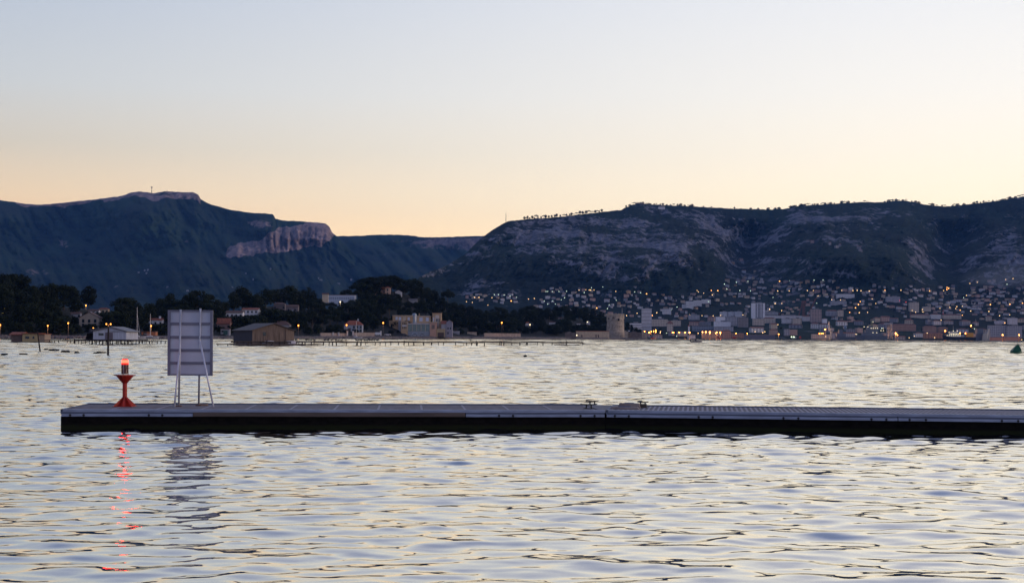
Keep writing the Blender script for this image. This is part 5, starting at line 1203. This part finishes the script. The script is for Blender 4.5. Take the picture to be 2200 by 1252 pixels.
def cranes():
    rm = mat('crane_rust', (.20,.09,.08), .7); bm2 = mat('crane_blue', (.12,.17,.28), .6)
    Y = hillC.point(1727, 684).y-30; g = lambda a, b: at(a, b, Y); p = g(1727, 684)
    r = thing('dock_crane', 'rust-red lattice dock crane with raised slanting jib left of the brown tower', 'crane', p)
    lattice(r, 'tower', g(1726.5,684), g(1726.5,650), 4.2, rm, 6, .5); lattice(r, 'back_leg', g(1716,678), g(1724,650), 1.2, rm, 5, .35)
    B = MB(); B.box(g(1727,650), (9.5,5,3.5)); B.build('machine_house', rm, r); B = MB(); B.rod(g(1727,647), g(1732.5,653), .8, n=6); B.build('counterweight', rm, r)
    lattice(r, 'jib', g(1735,679), g(1753,640), 1.8, rm, 9, .35); B = MB(); B.rod(g(1727,646), g(1752,641), .15, n=4); B.build('cable', rm, r)
    Y2 = 2380.; g2 = lambda a, b: at(a, b, Y2)
    r = thing('dock_crane', 'small pale blue dockside crane with upright mast left of the warship', 'crane', g2(1783, 728))
    B = MB(); B.box(g2(1786,711), (8,6,5)); B.build('cab', bm2, r); B = MB(); B.box(g2(1786,728), (5,5,12.7), 0, (.6,.6)); B.build('pedestal', bm2, r); lattice(r, 'mast', g2(1782,711), g2(1781,690), 1.2, mat('crane_pale', (.3,.35,.45), .6), 6, .3); B = MB(); B.rod(g2(1789,708), g2(1785,700), .5, n=5); B.build('strut', bm2, r)
    r = thing('dock_crane', 'thin dark mast crane standing over the left barrack', 'crane', hillC.point(1956, 697)); 
    Y3 = hillC.point(1956,697).y-20; B = MB(); B.rod(at(1956,698,Y3), at(1956,671,Y3), .7, .5, 5); B.build('mast', rm, r); B = MB(); B.rod(at(1953,674,Y3), at(1961,670.5,Y3), .35, n=4); B.build('jib', rm, r)
    r = thing('lattice_mast', 'pale square lattice gantry between the warship and the barracks', 'gantry', at(1911,728,2370)); lattice(r, 'lattice', at(1911,728,2370), at(1911,693,2370), 6.5, mat('gantry_white', (.38,.38,.42), .6), 8, .5); B = MB(); B.box(at(1908.5,697,2370), (14,4,2.5)); B.build('top_beam', MATS['gantry_white'], r)
cranes()

# ships ---------------------------------------------------------------------
winl = emit('cabin_light', (1.,.85,.55), 2.); 
def hull(r, px0, px1, ydeck, Y, beam, m, bow='l', sheer=1., nm='hull'):
    x0, x1 = at(px0, 730, Y).x, at(px1, 730, Y).x; zt = at((px0+px1)/2, ydeck, Y).z; Ln = x1-x0; vs = []; n = 11
    for i in range(n):
        t = i/(n-1); tt = t if bow == 'l' else 1-t
        hw = beam/2*min(1, (tt/.28)**.6 if tt > 0 else .03); hw = max(hw, .15); z = zt+sheer*max(0, 1-tt/.35)**1.5; fl = 1-.35*max(0, 1-tt/.25)
        dx = (Ln*.07*max(0, 1-tt/.15)) * (1 if bow == 'l' else -1); x = x0+Ln*t
        vs += [(x, Y-hw, z), (x+dx, Y-hw*.8*fl, -.5), (x+dx, Y+hw*.8*fl, -.5), (x, Y+hw, z)]
    B = MB(); B.add(vs, [(k*4+i, k*4+1+i, k*4+5+i, k*4+4+i) for k in range(n-1) for i in range(3)]+[(k*4+3, k*4, k*4+4, k*4+7) for k in range(n-1)]+[(3,2,1,0),(n*4-4,n*4-3,n*4-2,n*4-1)]); return B.build(nm, m, r)
def ships():
    Y = 2330.; g = lambda a, b: at(a, b, Y)
    navy = mat('hull_black', (.012,.013,.02), .5); wh = mat('ship_white', (.35,.36,.4), .6); grey = mat('naval_grey', (.13,.15,.19), .6, var=.15, scale=.2)
    r = thing('ship', 'dark-hulled ship with rows of lit cabin lamps and orange-lit stern deck', 'ship', (g(2060,730).x, Y, 0))
    hull(r, 2024, 2094, 724, Y, 14, navy, 'l', 3.)
    for a, b, c, d, m in ((2036,2062,719,723.5,wh),(2040,2058,715,718.9,wh),(2043,2053,711.5,714.9,wh),(2078,2089,714.5,723.5,mat('orange_house',(.7,.33,.05),.6)),(2063,2070,719,723.5,wh)):
        B = MB(); B.span(g(a,c).x, g(b,c).x, Y-5, Y+5, g(a,d).z, g(a,c).z); B.build('deckhouse', m, r)
    B = MB(); B.rod(g(2048,711), g(2048,700), .4, .2); B.build('mast', wh, r)
    for px, py in [(2032+i*4.6, 720.4) for i in range(7)]+[(2038+i*3.5, 717) for i in range(6)]+[(2045,711),(2054,711),(2036,713.5)]:
        B = MB(); p = g(px, py); B.ball((p.x, Y-7.6, p.z), .62, 6, 5); B.build('deck_lamp', winl, r)
    r = thing('ship', 'grey ship seen bow-on with tall pale curved stem right of the lit dark ship', 'ship', (g(2112,730).x, Y+20, 0)); hull(r, 2094, 2128, 716, Y+20, 16, grey, 'r', 7.)
    B = MB(); a = at(2112,731,Y+8); 
    B.add([at(2110,731,Y+8), at(2121,731,Y+10), at(2127,706,Y+14), at(2124,707,Y+12), at(2121,715,Y+9), at(2112,717,Y+7)]+[v+Vector((0,2,0)) for v in (at(2110,731,Y+8), at(2121,731,Y+10), at(2127,706,Y+14), at(2124,707,Y+12), at(2121,715,Y+9), at(2112,717,Y+7))], [(0,1,2,3,4,5),(11,10,9,8,7,6)]+[((i+1)%6, i, i+6, (i+1)%6+6) for i in range(6)]); B.build('bow_plate', mat('bow_pale', (.34,.34,.34), .7), r)
    B = MB(); B.span(at(2097,716,Y+20).x, at(2110,716,Y+20).x, Y+14, Y+26, at(2100,716.5,Y+20).z, at(2100,706,Y+20).z); B.build('superstructure', grey, r); B = MB(); B.rod(at(2098,700,Y+20), at(2096,685,Y+20), .5, .2); B.build('mast', wh, r)
    r = thing('warship', 'long grey warship with stepped superstructure, mast and white deck lamps', 'warship', (g(1872,730).x, Y, 0)); hull(r, 1836, 1904, 721, Y, 15, grey, 'l', 2.5)
    for a, b, c, d in ((1852,1895,715,720.9),(1858,1886,708,714.9),(1862,1874,701,707.9),(1880,1888,703,707.9)):
        B = MB(); B.span(g(a,c).x, g(b,c).x, Y-5.5, Y+5.5, g(a,d).z, g(a,c).z); B.build('superstructure', grey, r)
    lattice(r, 'mast', g(1873,701), g(1873,689), 2.4, mat('mast_olive', (.2,.22,.14), .6), 4, .35)
    for px, py in ((1869,705),(1873.5,705),(1878,705),(1882.5,705),(1873,714.5),(1881,714.5),(1890,710),(1895,710),(1838,718),(1873,691.5),(1894.5,705),(1854,702),(1862,702)):
        p = g(px, py); B = MB(); B.ball((p.x, Y-8, p.z), .6, 6, 5); B.build('deck_lamp', winl, r)
    r = thing('warship', 'smaller blue-grey warship with domed radar ahead of the long one', 'warship', (g(1815,730).x, Y-10, 0)); hull(r, 1793, 1838, 723.5, Y+30, 11, grey, 'l', 2)
    for a, b, c, d in ((1806,1826,716,723.4),(1811,1819,708,715.9)):
        B = MB(); B.span(g(a,c).x, g(b,c).x, Y+26, Y+34, at(a,d,Y+30).z, at(a,c,Y+30).z); B.build('superstructure', grey, r)
    B = MB(); p = at(1815.5,703.5,Y+30); B.ball(p, 3.2, 10, 8); B.rod((p.x,p.y,p.z-5), (p.x,p.y,p.z), 1.2); B.build('radar_dome', mat('dome_blue', (.12,.2,.33), .5), r)
    # tugs and small craft
    red = mat('tug_red', (.42,.05,.04), .5); 
    for x0, x1, y1, hm, cm, lb in ((1390,1406.5,725,red,wh,'small red and white boat off the fort point'),(1572,1590,726.5,navy,red,'black and red tug before the brown quay warehouse'),(1697,1722,726.5,navy,wh,'dark work boat with green-white lamps and a red bow'),(1542,1551,725,red,red,'small red boat moored under orange quay lamps')):
        YY = 2290.; q = lambda a, b: at(a, b, YY); r = thing('tug_boat', lb, 'boat', (q((x0+x1)/2,730).x, YY, 0)); hull(r, x0, x1, y1, YY, 5, hm, 'r', .8)
        w = x1-x0; B = MB(); B.span(q(x0+w*.35,0).x, q(x0+w*.7,0).x, YY-1.6, YY+1.6, q(x0,y1+.1).z, q(x0,y1-3.2).z); B.build('wheelhouse', cm, r)
        B = MB(); B.rod(q(x0+w*.5,y1-3.1), q(x0+w*.5,y1-6), .25, .15); B.build('mast', cm, r)
        if 'red bow' in lb:
            B = MB(); B.box(q(x1-3,y1+.1), (3.4,3,3.4), 0, (.7,.7)); B.build('bow_gear', red, r)
            for dx in (3, 8): p = q(x0+dx, y1-3); B = MB(); B.ball((p.x,YY-2,p.z), .8, 6, 5); B.build('lamp', emit('green_white', (.8,1.,.6), 5), r)
ships()
def motor_boat():
    p = water_at(1496, 735.4); Y = p.y; k = Y/F; g = lambda a, b: at(a, b, Y)
    r = thing('motor_boat', 'open motor boat with dark outboard and two people, crossing before the town', 'boat', p)
    x0, x1 = g(1484.5,735).x, g(1509,735).x; hm = mat('skiff_grey', (.34,.32,.32), .5); B = MB(); vs = []; n = 9
    for i in range(n):
        t = i/(n-1); hw = .95*min(1, ((1-t)/.45)**.55 if t < 1 else .02); hw = max(hw, .04); z = .62+.38*t*t
        vs += [(x0+(x1-x0)*t, Y-hw, z),(x0+(x1-x0)*(t*.95), Y-hw*.6, -.1),(x0+(x1-x0)*(t*.95), Y+hw*.6, -.1),(x0+(x1-x0)*t, Y+hw, z)]
    B.add(vs, [(q*4+i, q*4+1+i, q*4+5+i, q*4+4+i) for q in range(n-1) for i in range(3)]+[(q*4+3, q*4, q*4+4, q*4+7) for q in range(n-1)]+[(3,2,1,0),(n*4-4,n*4-3,n*4-2,n*4-1)]); B.build('hull', hm, r)
    B = MB(); B.box((x0-.12, Y, .35), (.45,.4,.95), 0, (.8,.8)); B.rod((x0-.15, Y, -.3), (x0-.12, Y, .4), .07); B.build('outboard_motor', bolt_m, r)
    B = MB(); B.box((x0+1.9, Y, .7), (.9,.9,.75), 0, (.7,.8)); B.build('console', mat('console_dark', (.03,.03,.04), .5), r)
    def person(x, col, lb, seat, skinc=(.30,.18,.13), lean=.25):
        """one skinned figure seated or leaning in the boat"""
        J = {'pel':(0,0,seat),'chest':(lean*.6,0,seat+.38),'neck':(lean,0,seat+.55),'head':(lean*1.15,0,seat+.72),'top':(lean*1.2,0,seat+.83),
             'hl':(.02,.1,seat-.02),'kl':(.42,.13,seat+.02),'fl':(.46,.13,seat-.40),'tl':(.62,.13,seat-.42),'hr':(.02,-.1,seat-.02),'kr':(.42,-.13,seat+.02),'fr':(.46,-.13,seat-.40),'tr':(.62,-.13,seat-.42),
             'sl':(lean*.85,.19,seat+.48),'el':(lean+.12,.24,seat+.24),'wl':(lean+.34,.18,seat+.2),'sr':(lean*.85,-.19,seat+.48),'er':(lean+.12,-.24,seat+.24),'wr':(lean+.34,-.18,seat+.2)}
        R = dict(pel=.15,chest=.16,neck=.065,head=.105,top=.07,hl=.1,kl=.075,fl=.05,tl=.04,hr=.1,kr=.075,fr=.05,tr=.04,sl=.07,el=.05,wl=.04,sr=.07,er=.05,wr=.04)
        E = [('pel','chest'),('chest','neck'),('neck','head'),('head','top'),('pel','hl'),('hl','kl'),('kl','fl'),('fl','tl'),('pel','hr'),('hr','kr'),('kr','fr'),('fr','tr'),('chest','sl'),('sl','el'),('el','wl'),('chest','sr'),('sr','er'),('er','wr')]
        ks = list(J); me = bpy.data.meshes.new('person'); me.from_pydata([(x+J[a][0], Y+J[a][1], J[a][2]) for a in ks], [(ks.index(a), ks.index(b)) for a, b in E], [])
        o = bpy.data.objects.new('person', me); COL.objects.link(o); s = o.modifiers.new('skin', 'SKIN'); me.skin_vertices.data if hasattr(me.skin_vertices, 'data') else None
        sv = me.skin_vertices[0].data if len(me.skin_vertices) else None
        if sv:
            for i, a in enumerate(ks): sv[i].radius = (R[a], R[a]); sv[i].use_root = (i == 0)
        o.modifiers.new('sub', 'SUBSURF').levels = 1; me.materials.append(mat('clothes_'+col[0], col[1], .8)); tag(o, lb, 'person')
    person(x0+.75, ('dark', (.02,.02,.025)), 'person in dark clothes seated at the outboard of the motor boat', .85, lean=.1)
    person(x0+1.6, ('white', (.55,.55,.55)), 'person in a white top leaning forward amid the motor boat', 1.0, lean=.38)
motor_boat()

# houses and blocks ------------------------------------------------------------
def wcol(): return random.choices(['white','cream','pink','grey','ochre'], [30,26,16,22,6])[0]
nh = 0
for (x0, x1, y0, y1, n, wr) in ((1003,1112,634,652,17,(6,11)),(1960,2205,618,680,82,(6,15)),(1555,1800,604,640,56,(6,12)),(1740,1960,615,668,34,(6,13)),(1715,1870,520,552,7,(5,10)),(1566,1600,556,568,3,(6,10)),(1575,1640,585,608,8,(5,9)),(2000,2150,604,618,5,(5,9)),(1150,1378,624,682,48,(6,12)),(1400,1612,634,660,18,(6,12)),(1400,1475,662,688,10,(6,12)),(1560,1740,640,676,30,(6,12))):
    c = 0; tries = 0
    while c < n and tries < n*14 and nh < 296:
        tries += 1; px, pb = random.uniform(x0, x1), random.uniform(y0, y1); w = random.uniform(*wr)*random.choice((.8,1,1)); h = random.uniform(3.6,6.)
        if vn(np.array([px/14.]), np.array([pb/9.]), 8)[0] < -.35: continue
        if town_house(px, pb, w, h, wcol(), random.choice(('gable','hip','gable','flat'))): c += 1; nh += 1
nv = 0; tries = 0
while nv < 150 and tries < 6000:
    tries += 1; px = random.uniform(1150, 2205); pb = random.uniform(618, 690)
    if vn(np.array([px/18.]), np.array([pb/8.]), 28)[0] < -.2 or (1370 < px < 1560 and pb < 640): continue
    if town_house(px, pb, random.uniform(4,7.5), random.uniform(2.8,4.6), wcol(), random.choice(('gable','hip','gable','flat')), 'villa'): nv += 1
nb = 0
for y0, (hx, hw) in ((689,(8,13)),(697,(8,13)),(705,(8,12)),(713,(8,12)),(721,(7,10)),(728,(6,9))):
    px = 1350+random.uniform(0,12) if y0 < 725 else 1400
    while px < 2215:
        w = random.uniform(13, 34)*(1 if y0 > 700 else .8); h = random.uniform(hx, hw); pb = y0+random.uniform(-2,2)+1.5*(px-1350)/850
        if random.random() < .88 and town_house(px+w/2, min(pb, hor(px)+1.5), w, h, random.choices(['grey','cream','pink','white'], [40,26,20,14])[0], random.choice(('hip','gable','flat','hip')), 'town_block'): nb += 1
        px += w*random.uniform(.9,1.15)
print('HOUSES', nh, 'BLOCKS', nb)
# trees of the town
def far_tree(px, pb, hp, kind, lbl, grp, wide=1.2, Yoff=-8, hill=None):
    p = (hill or hillC).point(px, pb); Y = p.y+Yoff; tree(kind, at(px, pb, Y), hp*Y/F, wide, lbl, px, grp, 'garden_tree' if kind != 'bush' else None)
n = 0
while n < 150:
    px = random.uniform(1345, 2205); pb = random.uniform(612, 722)
    ok = True
    hp = random.uniform(4.5,8)
    if vn(np.array([px/22.]), np.array([pb/7.]), 19)[0] < -.1: continue
    for a, b, c, d in OCC[:75]:
        if a-3 < px < b+3 and pb > c and pb-hp < d and pb > (c+d)/2: ok = False; break
    if not ok: continue
    k = random.choice(('round','umbrella','round','bush')); far_tree(px, pb, hp*(.6 if k == 'bush' else 1), k, '%s %s %s' % ({'round':'dark round tree','umbrella':'dark spreading tree','bush':'dark low bush'}[k], cband(px, pb), czone(px)), 'trees among the town houses', random.uniform(1.1,1.7)); n += 1
# pines along the mountain crest
cz = lambda px: 'left of the hilltop fort' if px < 1365 else 'right of the hilltop fort' if px < 1700 else 'on the middle peak' if px < 1960 else 'on the rising right shoulder'
def crest(px, hp, kind, wide=1.1):
    R = float(hillC.ridge(np.array([px]))[0]); Yr = hillC.Yr(px); p = at(px, R+1., Yr+6)
    tree(kind, p, hp*Yr/F, wide, '%s on the mountain crest %s' % ({'round':'tiny round pine','umbrella':'tiny umbrella pine','bush':'tiny scrub clump'}[kind], cz(px)), px, 'pines along the mountain crest', 'stunted_pine' if kind != 'bush' else None)
px = 1127.
while px < 1294: crest(px, random.uniform(4.5,8.5), random.choice(('round','round','umbrella')), 1.25); px += random.uniform(3.4,8)
px = 1345.
while px < 2200:
    d = 1 if (1340 < px < 1480 or 1700 < px < 1795 or 1900 < px < 1950 or px > 2110) else .35
    if random.random() < d: crest(px, random.uniform(3,6), random.choice(('bush','round','umbrella')), 1.5)
    px += random.uniform(4,9)
# masts and forts on the summits
def summit(hill, px, top, lbl, r0, nm='radio_mast', discs=False, Yr=None):
    R = float(hill.ridge(np.array([float(px)]))[0]); Y = Yr or (hill.Yr if not callable(hill.Yr) else float(hill.Yr(px))); b, t = at(px, R+2, Y), at(px, top, Y); r = thing(nm, lbl, 'radio mast', b)
    B = MB(); B.rod(b, t, r0, r0*.6, 6); B.build('shaft', mat('mast_dark', (.05,.05,.06), .7), r)
    if discs:
        for f in (.8,.92): B = MB(); B.rod(b+(t-b)*f, b+(t-b)*(f+.05), r0*2.4, n=8); B.build('antenna_drum', MATS['mast_dark'], r)
summit(hillA, 326, 400.5, 'radio tower with two antenna drums on the highest left summit', 2.2, discs=True); summit(hillA, 359, 408.5, 'tiny mast on the left summit right of the radio tower', 1.6); summit(hillC, 1087, 458, 'hair-thin mast on the left brow of the town mountain', 1.1)
def summit_fort():
    Y = float(hillC.Yr(1375))-10; p = at(1375, 440, Y); r = thing('hilltop_fort', 'low square stone fort on the crest of the town mountain', 'fort', p)
    B = MB(); B.span(at(1366,440,Y).x, at(1384,440,Y).x, Y, Y+25, p.z-8, at(1375,436.3,Y).z); B.build('wall', mat('dim_stone', (.16,.13,.12), .95), r)
    for a in (1366.5, 1372, 1378, 1383.5): q = at(a, 436.3, Y); B = MB(); B.box((q.x, Y+3, q.z+.003), (4,4,2.4)); B.build('turret', MATS['dim_stone'], r)
    p = hillC.point(1421, 449); r = thing('hilltop_house', 'tiny pale house just under the crest right of the hilltop fort', 'house', p); k = p.y/F; B = MB(); B.box((p.x,p.y-6,p.z-3), (14*k,12,3+4*k)); B.build('wall', white_w, r); B = MB(); B.hip((p.x,p.y-6,p.z+4*k+.02), (14*k,12), 3); B.build('roof', tile_b, r)
summit_fort()
for px, py, w in ((312,581,4),(319,580,6),(299,586,5),(316,587,4),(545,600,4),(529,588,3),(361,617,5),(404,625,6),(500,618,4),(685,598,3),(690,602,8),(728,610,8),(582,578,4),(755,601,5)):
    p = hillA.point(px, py); k = p.y/F; o = tag(MB().box((p.x,p.y-10,p.z-6), (w*k*.7,9,6+1.3*k)).gable((p.x,p.y-10,p.z+1.3*k+.02), (w*k*.7,9), .7*k).build('farmhouse', [grey_w]), None, 'house', 'pale farmhouses under the far mountain'); pend(o, 'tiny pale farmhouse low on the far left mountain', px)

# lamps of the town --------------------------------------------------------------
def gl(px, py, k): return (px, py, k)
RAW = [(1000,600,5.5,'w',((12,263),(82,272),(107,213),(160,213),(313,217),(264,305),(744,232),(814,225),(1342,127),(1423,122),(1462,126),(1479,126),(1519,126),(1776,142),(1871,412),(1903,427),(2028,400))),
 (1000,600,5.5,'g',((343,180),(390,180),(457,184),(527,195),(604,210),(952,143),(972,143),(1027,143),(1105,143),(1489,98),(1623,88),(1194,140),(931,256),(1030,254),(1062,290),(972,292),(1132,241),(1171,216),(1403,155),(1677,345),(1699,300),(1782,247),(2000,148),(2070,158))),
 (1000,600,5.5,'o',((541,255),(1551,338),(2140,171))),
 (1350,600,6.667,'w',((407,477),(880,508),(1055,519),(1214,523),(1320,515),(1515,495),(1640,510),(985,160),(1003,180),(1078,197),(1202,222),(2140,165),(2102,346),(2024,429),(1000,771),(1815,750),(1925,762),(1955,750),(2142,648),(460,748),(456,765))),
 (1350,600,6.667,'g',((697,396),(614,433),(1376,67),(1547,43),(1712,28),(1411,139),(1597,159),(1750,163),(2073,258),(1148,318),(692,813),(548,768))),
 (1350,600,6.667,'o',((343,517),(1187,159),(1280,162),(2166,26),(232,748),(300,760),(362,745),(393,727),(393,753),(330,745),(630,760),(650,762),(729,759),(812,760),(876,762),(1062,754),(1110,754),(1166,754),(1166,772),(1250,770),(1266,757),(1318,757),(1318,775),(1543,772),(1702,775),(2150,783))),
 (1350,600,6.667,'r',((2167,493),(865,665))),
 (1640,600,7.333,'w',((228,182),(407,180),(693,176),(786,176),(862,258),(291,380),(186,380),(100,470),(289,491),(720,613),(230,712),(1235,174),(1411,176),(1479,174),(1538,178),(1668,184),(1916,174),(1076,322),(1217,325),(1714,307),(1772,380),(991,631),(982,898),(1455,865),(1511,524),(1642,519))),
 (1640,600,7.333,'g',((840,374),(594,721),(800,12),(941,10),(415,22),(1708,670),(1865,770))),
 (1640,600,7.333,'o',((255,28),(1528,350),(1499,397),(1453,447),(1360,519),(1369,605),(973,790),(910,851),(940,853),(880,853),(2085,850),(2110,878),(240,862))),
 (1900,580,6.26,'w',((223,270),(797,275),(1150,180),(1250,165),(1104,340),(1107,472),(1049,485),(960,518),(1162,550),(1405,555),(1730,115),(1632,127),(1687,602),(374,543),(420,566),(512,530),(518,563),(763,672),(880,502),(749,513),(576,847),(404,888),(676,908),(333,910),(1847,935),(1549,614),(975,491))),
 (1900,580,6.26,'g',((618,370),(1066,370),(1651,192),(1212,790))),
 (1900,580,6.26,'o',((8,273),(609,280),(843,233),(865,245),(841,262),(1020,540),(1049,605),(1426,463),(1687,458),(1857,446),(380,685),(817,817),(1018,847),(1090,850),(1165,750),(1590,872),(1812,873),(151,850),(1620,710),(1718,762))),
 (1900,580,6.26,'r',((205,409),(290,430)))]
LM = {'w':emit('town_lamp_warm', (1.,.62,.27), 4.),'g':emit('town_lamp_cool', (.75,1.,.78), 2.4),'o':emit('town_lamp_orange', (1.,.40,.10), 5),'r':emit('town_lamp_red', (1.,.10,.12), 1.5)}
LN = {'w':'warm white','g':'cool greenish-white','o':'orange','r':'red'}; LP = {}
big = {(1459,714),(1472,714),(2086,700),(1924,716),(1509,713),(1517,713),(1525,713),(1540,714),(1548,714),(1385,712),(1395,714),(1481,714),(2063,715),(2074,716),(2154,719),(2189,719),(2030,711),(1773,708)}
def lamp_mesh(k):
    if k in LP: return LP[k]
    B = MB(); B.rod((0,.25,-9), (0,.25,-.5), .16, .1, 5); B.cur = 1; B.ball((0,0,0), 1., 8, 6); me = bpy.data.meshes.new('lamp'); me.from_pydata([tuple(v) for v in B.v], [], B.f)
    me.materials.append(MATS['lamp_pole']); me.materials.append(LM[k]); me.polygons.foreach_set('material_index', B.mi); me.update(); LP[k] = me; return me
for ox, oy, sc, k, lst in RAW:
    for u, v in lst:
        px, py = ox+u/sc, oy+v/sc; Y = min(hillC.point(px, py+3).y, 1e9)-22
        if hor(px)-py < 22: Y = min(Y, 2375)
        p = at(px, py, Y); bg_ = any(abs(px-a) < 1.5 and abs(py-b) < 1.5 for a, b in big)
        o = bpy.data.objects.new('town_lamp', lamp_mesh(k)); COL.objects.link(o); o.location = p; s = Y/3000*(.98 if k == 'o' else .68 if k == 'g' else .76)*(1.6 if bg_ else 1)*random.uniform(.8,1.1); o.scale = (s, s, s)
        o['category'] = 'lamp'; o['group'] = 'lit lamps of the town'; pend(o, '%s lamp %s %s' % (LN[k], cband(px, py), czone(px)), px)
        if bg_ or (k == 'o' and hor(px)-py < 22):
            ld = bpy.data.lights.new('lamp_light', 'POINT'); ld.energy = 12000 if not (abs(px-2086) < 3) else 40000; ld.color = (1,.42,.13); ld.shadow_soft_size = 1.; lo = bpy.data.objects.new('lamp_light', ld); COL.objects.link(lo); lo.parent = o; lo.location = (0, -2.2, 0); lo.visible_glossy = False

def mist():
    m = bpy.data.materials.new('mist_air'); m.use_nodes = True; t = m.node_tree; t.nodes.clear()
    v = t.nodes.new('ShaderNodeVolumePrincipled'); v.inputs['Color'].default_value = (.62, .7, .85, 1); v.inputs['Density'].default_value = .0006
    o_ = t.nodes.new('ShaderNodeOutputMaterial'); t.links.new(v.outputs[0], o_.inputs['Volume'])
    for i, (px, py, rx, ry, rz) in enumerate(((2165,592,95,60,24),(2130,600,75,50,20),(2210,584,80,60,30),(2180,603,80,50,18),(2155,585,60,50,30),(2110,603,45,40,14))):
        p = at(px, py, 3050+i*90); B = MB(); B.ball(p, 1., 24, 16, (rx, ry, rz)); tag(B.build('mist', m, smooth=True), kind='stuff')
mist()

# ------------------------------------------------------------------ labels: look-alikes told apart by their place in their own row
ORD = ['first','second','third','fourth','fifth','sixth','seventh','eighth','ninth','tenth','eleventh','twelfth','thirteenth','fourteenth','fifteenth','sixteenth','seventeenth','eighteenth','nineteenth','twentieth']
def ordinal(i):
    if i < 20: return ORD[i]
    n = i+1; return '%d%s' % (n, 'th' if n % 100 in (11,12,13) else {1:'st',2:'nd',3:'rd'}.get(n % 10, 'th'))
def finish_labels():
    by = {}
    for o, lb, px in PEND: by.setdefault(lb, []).append((px, o))
    for lb, l in by.items():
        l.sort(key=lambda q: q[0])
        for i, (px, o) in enumerate(l):
            o['label'] = lb if len(l) == 1 else (lb + (', left of two' if i == 0 else ', right of two') if len(l) == 2 else lb + ', %s from left' % ordinal(i) if i < len(l)-1 else lb + ', rightmost')
finish_labels()

def haze():
    m = bpy.data.materials.new('haze_air'); m.use_nodes = True; t = m.node_tree; t.nodes.clear()
    v = t.nodes.new('ShaderNodeVolumePrincipled'); v.inputs['Color'].default_value = (.16, .42, 1., 1)
    v.inputs['Density'].default_value = 2.6e-5; v.inputs['Anisotropy'].default_value = 0.
    o_ = t.nodes.new('ShaderNodeOutputMaterial'); t.links.new(v.outputs[0], o_.inputs['Volume'])
    b = MB(); b.span(-13500, 13500, -3050, 12600, -4, 1120)
    o = b.build('haze', m); tag(o, kind='stuff')
haze()
